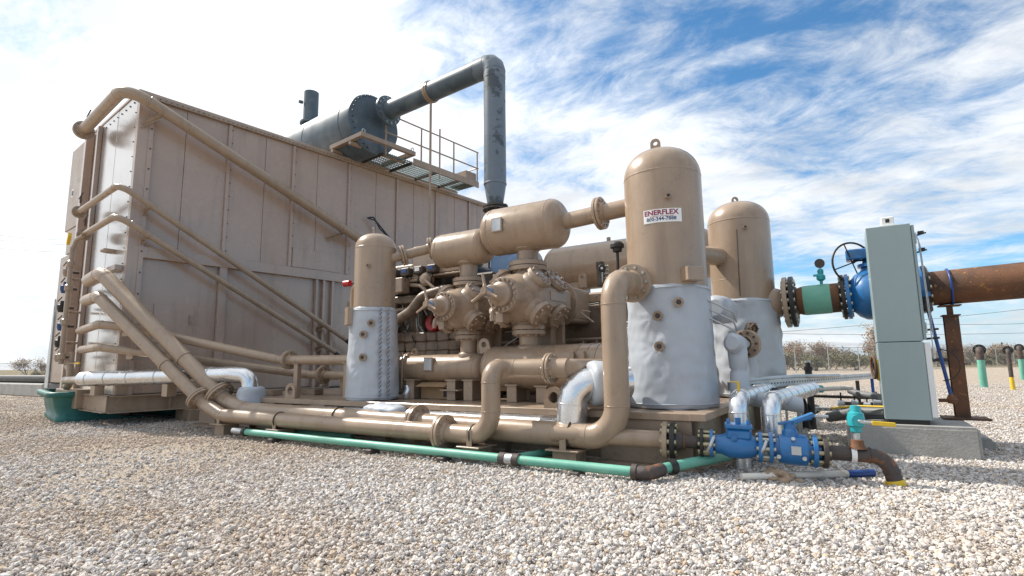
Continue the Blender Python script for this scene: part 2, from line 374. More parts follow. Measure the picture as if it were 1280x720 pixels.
def stone_material():
    m = bpy.data.materials.new('limestone_gravel'); m.use_nodes = True; nt = m.node_tree; nt.nodes.clear(); N = nodes_of(nt)
    b = N('ShaderNodeBsdfPrincipled'); nt.links.new(b.outputs[0], N('ShaderNodeOutputMaterial').inputs[0])
    rnd = N('ShaderNodeObjectInfo').outputs['Random']
    c = ramp(N, rnd, [(0, (.24, .215, .205)), (.08, (.36, .33, .315)), (.20, (.45, .435, .43)), (.34, (.52, .475, .44)), (.55, (.57, .54, .51)), (.80, (.67, .64, .605)), (.87, (.60, .52, .475)), (.94, (.53, .44, .35)), (1, (.46, .345, .24))])
    pos = N('ShaderNodeNewGeometry').outputs['Position']
    big = N('ShaderNodeTexNoise', i_Vector=pos, i_Scale=.35, i_Detail=5., i_Roughness=.6).outputs[0]
    sx = N('ShaderNodeSeparateXYZ', i_0=pos).outputs[0]
    bias = N('ShaderNodeMapRange', i_0=sx, i_1=-9., i_2=-1.5, i_3=.10, i_4=-.05).outputs[0]
    sand = N('ShaderNodeMapRange', i_0=mth(N, 'ADD', big, bias), i_1=.48, i_2=.66, i_3=0., i_4=.62).outputs[0]
    c = mixc(N, sand, c, (.46, .35, .255))
    fine = N('ShaderNodeTexNoise', i_Vector=pos, i_Scale=90., i_Detail=3.).outputs[0]
    c = mixc(N, 1.0, c, ramp(N, fine, [(.3, (.86, .86, .86)), (.7, (1.1, 1.1, 1.1))]), 'MULTIPLY')
    nt.links.new(c, b.inputs['Base Color']); b.inputs['Roughness'].default_value = .85; b.inputs['Specular IOR Level'].default_value = .3
    return m
SM = stone_material()
stones = bpy.data.collections.new('gravel_stones')
for k in range(7):
    bm = bmesh.new(); bmesh.ops.create_icosphere(bm, subdivisions=1, radius=1)
    rr = random.Random(k); sc = Vector((1, rr.uniform(.65, .95), rr.uniform(.5, .75)))
    for v in bm.verts:
        v.co = Vector((v.co.x*sc.x, v.co.y*sc.y, v.co.z*sc.z))*rr.uniform(.74, 1.18)
    me = bpy.data.meshes.new('gravel_stone'); bm.to_mesh(me); bm.free(); me.materials.append(SM)
    stones.objects.link(bpy.data.objects.new('gravel_stone', me))
def gravel():
    def cw(lat, d): return (_r0*lat+_f0*d)
    vs, fs, dens = [], [], []
    ds = [1.2]
    while ds[-1] < 22: ds.append(ds[-1]*1.055)
    for i in range(len(ds)-1):
        for j in range(40):
            o = len(vs)
            for (d, q) in ((ds[i], j), (ds[i], j+1), (ds[i+1], j+1), (ds[i+1], j)):
                w = d*1.02+.6; p = cw(-w+2*w*q/40, d); vs.append((p.x, p.y, .004))
            d = ds[i]; base = 5000 if d < 4.5 else 5000*(4.5/d)**1.8
            n_ = noise.noise(Vector((p.x*.42+3.3, p.y*.42, 0)))+.5*noise.noise(Vector((p.x*1.3, p.y*1.3, 4)))
            thin = max(0, min(1, (n_+.05)*2.2))*max(0, min(1, (-2.0-p.x)/3.0))     # sandy bare patches towards the left
            for (sx_, sy_, sr_) in ((-4.7, 1.8, .6), (-3.95, 2.15, .5), (-5.7, 1.95, .7)): thin = max(thin, 1.15*math.exp(-(((p.x-sx_)**2+(p.y-sy_)**2)/sr_**2))+.5*n_-.1)
            fs.append((o, o+1, o+2, o+3)); dens.append(base*(1-.74*max(0, min(1, thin))))
    me = bpy.data.meshes.new('gravel'); me.from_pydata(vs, [], fs); at = me.attributes.new('dens', 'FLOAT', 'FACE'); at.data.foreach_set('value', [float(x) for x in dens])
    me.materials.append(SM)
    ob = bpy.data.objects.new('gravel', me); COL.objects.link(ob); structure(ob, 'stuff')
    ob['label'] = 'pale crushed limestone gravel covering the yard'; ob['category'] = 'gravel'
    ng = bpy.data.node_groups.new('scatter_gravel', 'GeometryNodeTree')
    ng.interface.new_socket('Geometry', in_out='INPUT', socket_type='NodeSocketGeometry'); ng.interface.new_socket('Geometry', in_out='OUTPUT', socket_type='NodeSocketGeometry')
    A = ng.nodes.new; L = ng.links.new
    gi, go = A('NodeGroupInput'), A('NodeGroupOutput'); dp = A('GeometryNodeDistributePointsOnFaces'); at = A('GeometryNodeInputNamedAttribute'); at.data_type = 'FLOAT'; at.inputs[0].default_value = 'dens'
    dp.distribute_method = 'RANDOM'; L(gi.outputs[0], dp.inputs['Mesh']); L(at.outputs[0], dp.inputs['Density']); dp.inputs['Seed'].default_value = 3
    ci = A('GeometryNodeCollectionInfo'); ci.inputs[0].default_value = stones; ci.inputs['Separate Children'].default_value = True; ci.inputs['Reset Children'].default_value = True
    ip = A('GeometryNodeInstanceOnPoints'); L(dp.outputs['Points'], ip.inputs['Points']); L(ci.outputs[0], ip.inputs['Instance']); ip.inputs['Pick Instance'].default_value = True
    rv = A('FunctionNodeRandomValue'); rv.data_type = 'FLOAT_VECTOR'; rv.inputs[0].default_value = (-.9, -.9, 0); rv.inputs[1].default_value = (.9, .9, 6.283)
    rs = A('FunctionNodeRandomValue'); rs.data_type = 'FLOAT'; rs.inputs[2].default_value = 0; rs.inputs[3].default_value = 1; rs.inputs['Seed'].default_value = 5
    pw = A('ShaderNodeMath'); pw.operation = 'POWER'; L(rs.outputs[1], pw.inputs[0]); pw.inputs[1].default_value = 5.5
    mr = A('ShaderNodeMapRange'); L(pw.outputs[0], mr.inputs[0]); mr.inputs[3].default_value = .0056; mr.inputs[4].default_value = .027
    L(rv.outputs[0], ip.inputs['Rotation']); L(mr.outputs[0], ip.inputs['Scale'])
    tr = A('GeometryNodeTranslateInstances'); r2 = A('FunctionNodeRandomValue'); r2.data_type = 'FLOAT_VECTOR'; r2.inputs[0].default_value = (0, 0, -.003); r2.inputs[1].default_value = (0, 0, .014)
    tr.inputs['Local Space'].default_value = False
    L(ip.outputs[0], tr.inputs[0]); L(r2.outputs[0], tr.inputs['Translation']); L(tr.outputs[0], go.inputs[0])
    md = ob.modifiers.new('scatter', 'NODES'); md.node_group = ng
gravel()

# ------------------------------------------------------------------ compressor skid
SX0, SX1, SY0, SY1, DZ = -10.3, -1.38, 5.5, 10.3, .55
sk = thing('compressor_skid', 'long tan steel skid base with flanged edge beam carrying the compressor', 'skid', (-5.8, 7.9, 0))
MB().box(SX0, SX1, SY0+.16, SY1, DZ-.03, DZ-.004).build('deck_plate', TANM, sk)
MB().box(SX0, SX1, SY0, SY0+.16, DZ-.075, DZ, .006).build('top_flange', TAN, sk)
MB().box(SX0, SX1+.02, SY0+.12, SY0+.14, .05, DZ-.076, 0).build('web', TANM, sk)
MB().box(SX0, SX1+.10, SY0-.06, SY0+.26, .012, .045).build('bottom_flange', TANM, sk)
for x in [-9.6, -8.6, -7.55, -6.5, -5.5, -4.4, -3.55]:
    MB().box(x-.012, x+.012, SY0+.02, SY0+.119, .046, DZ-.076, 0).build('stiffener', TANM, sk)
for x in [-8.1, -6.9, -4.85, -3.1]:
    MB().box(x-.16, x+.16, SY0+.01, SY0+.025, DZ-.2, DZ-.076, 0).build('stiffener', TANM, sk)
MB().box(-2.36, SX1-.02, SY0+.03, SY0+.05, .046, DZ-.076).build('corner_plate', TANM, sk)
MB().box(SX1-.03, SX1+.13, SY0-.004, SY1, DZ-.071, DZ+.004, .006).build('end_flange', TAN, sk)
MB().box(SX1+.02, SX1+.04, SY0+.1, SY1-.02, .046, DZ-.072).build('end_plate', TAN, sk)
MB().box(SX1-.1, SX1+.24, SY0+.2, SY1-.02, .014, .047).build('bottom_flange', TANM, sk)
for y in (6.6, 7.8, 9.0): MB().box(SX1+.041, SX1+.12, y-.01, y+.01, .048, DZ-.072, 0).build('stiffener', TANM, sk)
for x in (-2.92, -7.6): MB().lug((x, SY0+.06, DZ), (1, 0, 0), (0, 0, 1), .24, .24, .035, .35).build('lifting_lug', TAN, sk)
for x, y, w in ((-9.0, 6.1, .3), (-8.3, 6.5, .2)): MB().box(x-w, x+w, y-.1, y+.1, DZ, DZ+.1).build('pedestal', TANM, sk)

# ------------------------------------------------------------------ air cooler (its own frame, turned a little from the skid)
XC = Matrix.Translation((-11.785, 4.81, 0)) @ Matrix.Rotation(radians(-7), 4, 'Z')
def cw(a, b, z): return XC @ Vector((a, b, z))
def M2(): return MB(XC)
co = thing('air_cooler', 'huge tan panelled air cooler box rising behind the pipes at left', 'cooler', cw(-1.5, 5, 0))
ZT, ZM0, ZM1, ZB, BL = 6.62, 3.2, 3.42, .55, 10.6
M2().box(-3.2, -.05, .06, BL, ZB, ZT-.12, 0).build('inner_shell', PANEL, co)
vs_b = [.26, 1.78, 3.32, 4.92, 6.55, 8.1, 9.6, BL]
for i in range(len(vs_b)-1):      # upper wall panels, two sheets per bay with a lap seam
    b0, b1 = vs_b[i], vs_b[i+1]; bmid = b0+(b1-b0)*(.42 if i % 2 == 0 else .55)
    M2().box(-.05, .0, b0, bmid-.004, ZM1, ZT-.14, .003).build('wall_panel', PANEL, co)
    M2().box(-.05, .004, bmid+.004, b1, ZM1, ZT-.14, .003).build('wall_panel', PANEL, co)
for b in vs_b[1:-1]:
    st = M2().box(.0045, .055, b-.035, b+.035, ZM1+.01, ZT-.15, .004).build('wall_stiffener', PANEL, co)
for i, (b0, b1, a) in enumerate(((.26, 1.72, 0), (1.88, 3.9, 0), (3.9, 4.55, -.01))):
    M2().box(a-.05, a, b0, b1, ZB+.02, ZM0, .003).build('wall_panel', PANEL, co)
M2().box(-.9, -.85, 4.55, BL, ZB+.02, ZM0, .003).build('recessed_panel', PANEL, co)
M2().box(-.04, .10, .27, 4.75, ZM0, ZM1, .006).build('mid_beam', PANEL, co)
M2().box(-.04, .06, 4.75, BL, ZM0+.02, ZM1, .006).build('mid_beam', PANEL, co)
M2().box(.0, .10, 1.72, 1.88, ZB, ZM0-.002, .006).build('wall_post', PANEL, co)
for b in (4.05, 4.25, 4.5): M2().box(.0, .09, b-.03, b+.03, ZB, ZM0-.002, .004).build('wall_post', PANEL, co)
M2().box(-.06, .075, .0, .26, ZB, ZT-.06, .008).build('corner_post', PANEL, co)
M2().box(.0755, .092, .19, .275, ZB, ZT-.06, .003).build('corner_flange', PANEL, co)
cb = M2()
for z in [x*.42+.8 for x in range(14)]: cb.cyl((.092, .235, z), (.104, .235, z), .016, n=8)
for z in [x*.31+.8 for x in range(19)]:
    for b in vs_b[1:-1]: 
        if z > 3.5: cb.cyl((.0, b+.07, z), (.012, b+.07, z), .013, n=6)
cb.build('rivet_row', DARK, co)
roof = M2().box(-3.25, .05, -.02, BL+.05, ZT-.06, ZT, .006).build('roof_plate', PANEL, co)
M2().box(-.01, .085, .0, BL+.05, ZT-.14, ZT-.061, .004).build('roof_edge_angle', TAN, co)
rb = M2()
for k in range(100): 
    b = .35+k*.104; rb.cyl((.0855, b, ZT-.10), (.094, b, ZT-.10), .011, n=6)
rb.build('roof_rivet_row', DARK, co)
dr = M2().box(.0005, .022, .55, 1.28, 1.55, 2.32, .006).build('access_door', PANEL, co)
M2().box(.022, .05, 1.2, 1.25, 1.95, 2.12, .004).build('latch', TANM, dr)
M2().box(.0, .02, 3.4, 4.75, ZM1+.03, ZM1+.5, .004).build('wall_patch', PANEL, co)
# end face towards the camera
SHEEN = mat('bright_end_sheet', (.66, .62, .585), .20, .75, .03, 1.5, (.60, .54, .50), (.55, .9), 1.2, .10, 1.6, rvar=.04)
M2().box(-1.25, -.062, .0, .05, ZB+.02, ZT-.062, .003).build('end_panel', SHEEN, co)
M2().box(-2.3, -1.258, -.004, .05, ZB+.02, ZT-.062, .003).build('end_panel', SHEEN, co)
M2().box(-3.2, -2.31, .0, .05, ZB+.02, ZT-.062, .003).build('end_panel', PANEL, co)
er = M2()
for k in range(8): er.cyl((-.25-.26*k, .0, ZT-.2), (-.25-.26*k, -.016, ZT-.2), .018, n=8)
for k in range(18): er.cyl((-.12, .0, .9+.31*k), (-.12, -.012, .9+.31*k), .014, n=8)
er.build('rivet_row', DARK, co)
M2().box(-2.45, -2.33, -.09, -.005, ZB, ZT-.1, .006).build('end_post', PANEL, co)
M2().box(-3.1, -2.95, -.16, -.005, ZB, ZT-.1, .006).build('end_post', PANEL, co)
M2().lug((-.60, -.02, 3.40), (0, -1, 0), (-1, 0, 0), .36, .42, .03, .3).build('lifting_lug', TAN, co)
M2().box(-.56, -.06, -.14, -.005, 2.93, 3.03).build('pipe_bracket', PANEL, co)
for z0, z1, a0 in ((4.35, 6.40, -4.3), (3.75, 4.33, -4.0), (.75, 3.72, -4.4)):      # header boxes with plug rows
    h = M2().box(a0, -3.2, -.12, .5, z0, z1, .01).build('header_box', TANM, co)
    pg = M2(); k = z0+.07
    while k < z1-.05:
        for bb in (-.06, .08, .22, .36): pg.cyl((a0, bb, k), (a0-.07, bb, k), .028, n=6)
        k += .105
    pg.build('plug_row', GALV, h)
    M2().box(a0+.25, -3.21, .5, BL, z0+.05, z1-.05, 0).build('tube_bundle', DARK, h)
s = M2().box(-3.98, -3.82, -.123, -.1205, 5.15, 5.35, 0).build('maker_sticker', WHITE, co)
M2().box(-3.96, -3.91, -.126, -.1235, 5.20, 5.31, 0).build('sticker_print', NAVY, s); M2().box(-3.89, -3.84, -.126, -.1235, 5.18, 5.31, 0).build('sticker_print', NAVY, s)
M2().prism((-4.4, -.14, .62), (1, 0, 0), (0, 0, 1), [(-.16, 0), (.18, 0), (.03, 2.1), (-.02, 2.1)], .02).build('louvre_side_plate', GALV, co)
# base beams
M2().box(-1.3, .16, -.14, -.125, .25, .56, 0).box(-1.3, .16, -.20, -.06, .245, .262).box(-1.3, .16, -.20, -.06, .55, .562).build('base_beam', TAN, co)
M2().box(-2.9, -1.3, -.26, -.02, .27, .64, .01).build('base_block', TAN, co)
M2().box(-4.3, -2.91, -.2, .1, .24, .27).box(-4.3, -2.91, -.2, .1, .47, .49).box(-4.3, -2.91, .08, .1, .27, .47, 0).build('base_channel', TAN, co)
M2().box(.10, .122, -.12, 4.4, .25, .53, 0).box(.02, .22, -.10, 4.4, .235, .252).box(.02, .22, -.10, 4.4, .53, .55).build('base_beam', TAN, co)
for b in (.9, 1.9, 2.9): M2().box(.123, .20, b-.01, b+.01, .252, .53, 0).build('stiffener', TAN, co)
M2().box(-.2, .5, 1.15, 2.05, 0, .235, .01).build('pedestal', TAN, co)
M2().box(-2.6, .02, .3, BL, .36, .545, 0).build('floor_frame', DARK, co)
M2().box(-.12, .10, .02, .2, .56, 1.0, 0).build('gusset', TAN, co)
# platform above the wall: walkway with railing
wk = thing('roof_walkway', 'grated walkway with pipe railing along the cooler roof edge', 'walkway', cw(.5, 7.9, ZT))
for b in [5.35+.6*i for i in range(6)]:
    mg = M2()
    for k in range(9): mg.box(.05, 1.0, b+.03+k*.068, b+.038+k*.068, ZT+.045, ZT+.07, 0)
    for k in range(8): mg.box(.08+k*.125, .088+k*.125, b, b+.6, ZT+.042, ZT+.066, 0)
    mg.build('grating_panel', GRAT, wk)
M2().box(1.0, 1.03, 6.3, 9.0, ZT-.02, ZT+.17, .004).build('toe_board', TAN, wk)
M2().box(.05, .09, 5.2, 9.0, ZT+.0, ZT+.04, 0).build('support_beam', TAN, wk)
for b in [5.3+.95*i for i in range(4)]: M2().box(.06, 1.0, b-.03, b+.03, ZT-.03, ZT+.035, 0).build('support_arm', DARK, wk)
for z in (ZT+.62, ZT+1.15): M2().tube([(1.0, 5.3, z), (1.0, 9.0, z)], .022, n=10).build('hand_rail', TAN, wk)
for b in (5.35, 6.6, 7.9, 8.95): M2().tube([(1.0, b, ZT-.02), (1.0, b, ZT+1.15)], .024, n=10).build('rail_post', TAN, wk)
M2().tube([(1.0, 8.95, ZT+.62), (-.8, 9.0, ZT+.62)], .022, n=8).build('hand_rail', TAN, wk)
M2().box(.2, .95, 8.5, 8.95, ZT+.08, ZT+.45).build('end_box', TAN, wk)

# containment tub under the cooler
tb = thing('containment_tub', 'dark green plastic spill tub with flared rim under the cooler end', 'tub', (-14.5, 6.0, 0))
def tubsec(x0, x1, y0, y1, z): return [(x0, y0, z), (x1, y0, z), (x1, y1, z), (x0, y1, z)]
def rr(x0, x1, y0, y1, z, r, n=5):
    o = []
    for cxx, cyy, a in ((x1-r, y1-r, 0), (x0+r, y1-r, pi/2), (x0+r, y0+r, pi), (x1-r, y0+r, 1.5*pi)):
        o += [(cxx+r*cos(a+pi/2*i/n), cyy+r*sin(a+pi/2*i/n), z) for i in range(n+1)]
    return o
def loft(secs, name, m, par, smooth=True, wob=0):
    mb = MB(); n = len(secs[0]); vs = [Vector(p) for s_ in secs for p in s_]
    if wob: vs = [v+Vector((noise.noise(v*2.1), noise.noise(v*2.1+Vector((9, 0, 0))), 0))*wob for v in vs]
    mb.add(vs, [(k*n+i, k*n+(i+1) % n, (k+1)*n+(i+1) % n, (k+1)*n+i) for k in range(len(secs)-1) for i in range(n)], smooth); return mb.build(name, m, par)
TX = (-16.0, -13.35, 4.38, 9.2)
MB.base = Matrix.Translation((-13.35, 4.38, 0)) @ Matrix.Rotation(radians(-14), 4, 'Z') @ Matrix.Translation((13.35, -4.38, 0))
loft([rr(TX[0]+.12, TX[1]-.12, TX[2]+.12, TX[3]-.1, .0, .2), rr(TX[0]+.1, TX[1]-.1, TX[2]+.1, TX[3]-.1, .09, .2), rr(TX[0]+.14, TX[1]-.13, TX[2]+.13, TX[3]-.1, .12, .2),
      rr(TX[0]+.08, TX[1]-.08, TX[2]+.08, TX[3]-.1, .3, .2), rr(TX[0]+.05, TX[1]-.05, TX[2]+.05, TX[3]-.1, .5, .2)], 'tub_wall', TUB, tb, wob=.03)
loft([rr(TX[0]+.06, TX[1]-.06, TX[2]+.06, TX[3]-.1, .49, .2), rr(TX[0]-.05, TX[1]+.05, TX[2]-.05, TX[3], .50, .2), rr(TX[0]-.07, TX[1]+.07, TX[2]-.07, TX[3], .57, .2),
      rr(TX[0]-.05, TX[1]+.05, TX[2]-.05, TX[3], .60, .2), rr(TX[0]+.05, TX[1]-.05, TX[2]+.05, TX[3]-.1, .60, .2), rr(TX[0]+.08, TX[1]-.08, TX[2]+.08, TX[3]-.1, .3, .2)], 'rim', TUB, tb, wob=.02)
MB.base = None
pipe('drain_hose', 'thin dark drain hose lying on gravel beside the green tub', [(-13.05, 5.6, .12), (-12.3, 6.0, .05), (-10.6, 6.3, .06)], .025, BLACK, .2, weld=0, cat='hose')
ht = bpy.data.objects['drain_hose']; MB().cyl((-13.1, 5.55, .12), (-12.95, 5.65, .12), .06, n=12).build('hose_coupling', RUSTD, ht)

# ------------------------------------------------------------------ pipes round the cooler corner
def L(a, b, z): return tuple(cw(a, b, z))
def clampb(t, c, ax, r, wall, m=None):          # a pipe bracket: strap ring and arm to the wall
    c = Vector(c); MB().lathe(c-Vector(ax).normalized()*.03, ax, [(0, r*.98), (0, r+.012), (.06, r+.012), (.06, r*.98)], 20).build('strap', m or TAN, t)
    w = Vector(wall); d = (w-c); MB().obox(c+d*.5-Vector((0, 0, r*.9)), d.normalized(), Vector(ax).normalized(), (d.length*.5, .035, .012), .002).obox(c+d*.5-Vector((0, 0, r*.9+.05)), d.normalized(), Vector(ax).normalized(), (d.length*.5, .006, .05), .001).build('bracket_arm', m or TAN, t)
pA = pipe('cooler_pipe', 'largest tan pipe over the top corner of the cooler, sloping down its wall', [L(-2.45, -.34, 6.34), L(.38, -.34, 6.42), L(.36, 5.2, 4.30)], .115, TAN, .42)
flange(pA, L(-2.4, -.34, 6.34), (XC.to_3x3() @ Vector((1, 0, .02))), .2, .115, .035, 8)
clampb(pA, L(.37, .30, 6.17), (XC.to_3x3() @ Vector((0, 1, -.38))), .115, L(.05, .05, 5.98))
clampb(pA, L(.36, 4.55, 4.54), (XC.to_3x3() @ Vector((0, 1, -.38))), .115, L(.02, 4.3, 4.4))
pB = pipe('cooler_pipe', 'upper of two slim tan pipes sloping down across the cooler wall', [L(-2.35, -.30, 4.44), L(.32, -.28, 4.50), L(.32, 4.75, 1.72)], .062, TAN, .25)
pC = pipe('cooler_pipe', 'lower of two slim tan pipes sloping down across the cooler wall', [L(-1.75, -.30, 3.84), L(.32, -.28, 3.90), L(.32, 4.45, 1.40)], .062, TAN, .25)
for t, z0, z1, b1 in ((pB, 4.5, 1.72, 4.75), (pC, 3.9, 1.40, 4.45)):
    sl_ = (z1-z0)/(b1+.28)
    for b in (.24, 4.1):
        clampb(t, L(.32, b, z0+sl_*(b+.28)), (XC.to_3x3() @ Vector((0, 1, sl_))), .062, L(.04, b, z0+sl_*(b+.28)-.05))
    b = b1-.5; MB().tube([L(.32, b1-.02, z1), L(.34, b1+.5, z1-.35)], .05, n=12).build('rubber_hose', RUBBER, t)
    flange(t, L(-2.3 if t is pB else -1.7, -.30, z0-.055), (XC.to_3x3() @ Vector((1, 0, .03))), .13, .062, .025, 6)
pD = pipe('cooler_pipe', 'thick tan pipe slanting down beside the cooler, upper and thicker of the pair', [L(-.75, -.35, 2.76), L(.15, -.38, 2.80), (-8.80, 5.22, .50), (-8.30, 5.25, .37), (-2.05, 5.25, .31), (-2.05, 5.25, 1.90), (-2.03, 5.98, 1.93)], .128, TAN, [.36, .3, .3, .31, .27])
dD = Vector((-8.80, 5.22, .50))-Vector(L(.15, -.38, 2.80)); dD.normalize()
flange(pD, Vector((-8.80, 5.22, .50))-dD*.18, dD, .235, .128, .04, 10)
flange(pD, (-4.67, 5.25, .335), (1, 0, -.01), .225, .128, .04, 10)
flange(pD, (-2.03, 5.80, 1.925), (0, 1, .02), .215, .118, .035, 10, TAN, ZINC)
pE = pipe('cooler_pipe', 'tan pipe slanting down beside the cooler to a flange, lower of the pair', [L(-.7, -.38, 2.36), L(.22, -.42, 2.36), (-9.02, 5.0, .46), (-8.5, 5.0, .30), (-3.40, 5.0, .28), (-3.40, 5.0, 1.0), (-3.40, 5.30, 1.0), (-2.62, 5.34, 1.0)], .105, TAN, [.28, .25, .3, .26, .15, .15])
dE = Vector((-9.02, 5.0, .46))-Vector(L(.22, -.42, 2.36)); dE.normalize()
flange(pE, Vector((-9.02, 5.0, .46))-dE*.16, dE, .2, .105, .035, 8)
flange(pE, (-4.05, 5.0, .282), (1, 0, 0), .205, .105, .036, 8)
flange(pE, (-2.83, 5.33, 1.0), (1, 0, 0), .168, .1, .028, 8, TAN, ZINC)
for t, p, ax, r in ((pD, Vector(L(.15, -.38, 2.80))+dD*2.6, dD, .128), (pE, Vector(L(.22, -.42, 2.36))+dE*2.15, dE, .105)):
    MB().lathe(p-ax*.03, ax, [(0, r*.98), (0, r+.012), (.06, r+.012), (.06, r*.98)], 20).build('strap', TAN, t)
# pipe stands under the long runs
def stand(x, y, zt, w, label, zb=0):
    t = thing('pipe_stand', label, 'pipe stand', (x, y, 0), 'stands under the long low pipes')
    MB().box(x-w, x+w, y-.16, y+.2, zt-.018, zt).build('top_plate', TAN, t); MB().box(x-w*.7, x+w*.7, y-.10, y+.16, 0, zt-.018, .004).build('block', TAN, t)
    for dy in (-.12, .12): MB().box(x-.035, x+.035, y+dy-.006, y+dy+.006, zt, zt+.17, 0).build('ear_plate', TAN, t)
for x, y, zt, w, lb in ((-8.45, 5.03, .185, .17, 'low tan stand under the bend left of the mint pipe end'), (-7.05, 5.03, .175, .14, 'low tan stand below the front pipe near the tan vessel'),
                        (-3.62, 5.02, .170, .15, 'low tan stand beside the flange below the short riser'), (-2.60, 5.24, .178, .19, 'low tan stand below the tall riser elbow near the mint elbow')):
    stand(x, y, zt, w, lb)
for x, y, z, t in ((-7.05, 5.0, .292, pE), (-6.1, 5.25, .35, pD), (-3.62, 5.0, .281, pE), (-2.55, 5.25, .316, pD)):
    r = .105 if t is pE else .128
    MB().torus((x, y, z), (1, 0, 0), r+.008, .009, 24, 6).build('u_bolt', DARK, t)

pF = pipe('cooler_pipe', 'tan pipe low on the cooler ending beside the small vessel, upper of two', [L(-1.2, -.32, 1.80), L(.05, -.33, 1.86), L(.5, .0, 1.80), (-8.35, 5.88, 1.16), (-6.5, 5.9, 1.14)], .078, TAN, [.2, .2, .3])
flange(pF, (-8.12, 5.885, 1.16), (1, 0, 0), .16, .078, .028, 8, TAN, ZINC)
pG = pipe('cooler_pipe', 'tan pipe low on the cooler ending before the small vessel, lower of two', [L(-.95, -.32, 1.42), L(.1, -.30, 1.44), (-8.3, 6.45, .90), (-7.2, 6.5, .88)], .074, TAN, .25)
flange(pG, (-7.95, 6.46, .895), (1, 0, 0), .16, .074, .028, 8, TAN, ZINC)
for x, y, zt, t in ((-7.86, 5.86, 1.1, pF), (-6.62, 5.83, 1.1, pF), (-7.45, 6.48, .83, pG)):
    MB().box(x-.05, x+.05, y-.04, y+.04, DZ, zt).build('post', TAN, t); MB().box(x-.07, x+.07, y-.06, y+.06, zt-.015, zt).build('saddle', TAN, t)
for (t, p, r) in ((pF, L(.42, .15, 1.80), .078), (pG, L(.5, .22, 1.38), .074)):
    MB().torus(p, (XC.to_3x3() @ Vector((.8, .4, -.1))), r+.006, .008, 20, 6).obox(Vector(p)-Vector((0, 0, r+.05)), (1, .3, 0), (-.3, 1, 0), (.08, .2, .04)).build('clamp', TAN, t)
pH = thing('insulated_pipe', 'silver clad pipe along the cooler base ending in a downward elbow', 'pipe', L(-.7, -.3, .6))
MB().tube([L(-1.95, -.3, .82), L(-.6, -.33, .85)], .085, n=18).build('bare_pipe', TAN, pH)
MB().torus(L(-1.95, -.28, .90), (XC.to_3x3() @ Vector((0, 1, 0))), .2, .075, 20, 12, pi*.5, pi*1.5).build('bend', TAN, pH)
MB().tube([L(-1.7, -.3, .85), L(-1.7, -.3, 1.4)], .05, n=14).lathe(L(-1.7, -.3, 1.15), (0, 0, 1), [(0, .05), (0, .11), (.05, .11), (.05, .05)], 14).build('drain_neck', TAN, pH)
hv = MB().obox(L(-1.35, -.36, 1.16), XC.to_3x3() @ Vector((1, 0, 0)), (0, 0, 1), (.25, .012, .012)).build('valve_lever', TAN, pH); MB().obox(L(-.98, -.36, 1.16), XC.to_3x3() @ Vector((1, 0, 0)), (0, 0, 1), (.14, .016, .018)).build('lever_grip', YELLOW, pH)
hp = [L(-.62, -.34, .86), (-8.78, 5.28, .93), (-8.50, 5.42, .90), (-8.48, 5.42, .62)]
MB().tube(hp, .135, [.2, .22], 22).build('cladding', ALU, pH)
q = MB(); P_, _m = q.path(hp[:2], .2)
for f in (.06, .2, .36, .55, .72, .88):
    c = Vector(hp[0]).lerp(Vector(hp[1]), f); MB().lathe(c, Vector(hp[1])-Vector(hp[0]), [(0, .136), (.004, .140), (.022, .140), (.026, .136)], 22).build('band', GALV, pH)
def blanket(name, secs, m, par, amp=.02, n=28, fr=5.):
    mb = MB(); vs = []; 
    for (c, ax, r, k) in secs:
        ax, a, b = mb.frame(ax)
        for j in range(n):
            t = 2*pi*j/n; p = Vector(c)+(a*cos(t)+b*sin(t))*r; p += (a*cos(t)+b*sin(t))*amp*noise.noise(p*fr)*k; vs.append(p)
    mb.add(vs, [(i*n+j, i*n+(j+1) % n, (i+1)*n+(j+1) % n, (i+1)*n+j) for i in range(len(secs)-1) for j in range(n)], True)
    mb.add(vs[:n], [tuple(range(n))[::-1]]); mb.add(vs[-n:], [tuple(range(n))]); return mb.build(name, m, par)
blanket('blanket_sleeve', [((-8.47, 5.44, z), (0, 0, 1), r, 1.5) for z, r in ((.40, .14), (.41, .19), (.46, .215), (.55, .215), (.62, .21), (.68, .2), (.72, .18), (.73, .15))], JACK, pH, .03, 32, 6)
for f in (.12, .62):
    c = Vector(hp[0]).lerp(Vector(hp[1]), f); MB().box(c.x-.09, c.x+.09, c.y-.08, c.y+.08, .56, c.z-.13).build('pipe_post', TAN, pH)

hr = thing('vent_riser', 'pair of vertical vent pipes with small valves at the cooler header end', 'pipe', L(-1.75, -.45, .9))
MB().tube([L(-1.73, -.46, 1.15), L(-1.73, -.46, 3.55)], .045, n=14).build('riser_pipe', TAN, hr)
MB().tube([L(-2.00, -.42, 1.3), L(-2.00, -.42, 3.3), L(-1.85, -.42, 3.5)], .032, .08, 12).build('riser_pipe', TAN, hr)
for z in (1.3, 2.0, 2.7, 3.2):
    v_ = MB().lathe(L(-1.73, -.46, z), (0, 0, 1), [(-.07, .05), (-.05, .075), (.05, .075), (.07, .05)], 10).build('union', TAN, hr)
for a, z, m in ((-2.3, 2.75, NAVY), (-2.25, 1.95, NAVY), (-2.4, 2.35, BLACK), (-2.3, 1.6, BLACK), (-2.25, 3.1, TAN), (-2.2, 1.3, TAN)):
    v_ = MB().lathe(L(a, -.4, z), (0, 0, 1), [(-.1, .001), (-.1, .06), (-.03, .085), (.05, .085), (.07, .04), (.14, .035), (.14, .001)], 12).build('valve_body', m, hr)
    MB().tube([L(a-.12, -.45, z+.14), L(a+.16, -.45, z+.2)], .014, n=6).tube([L(a, -.2, z), L(a, -.4, z)], .03, n=8).build('lever', RUSTD, v_)
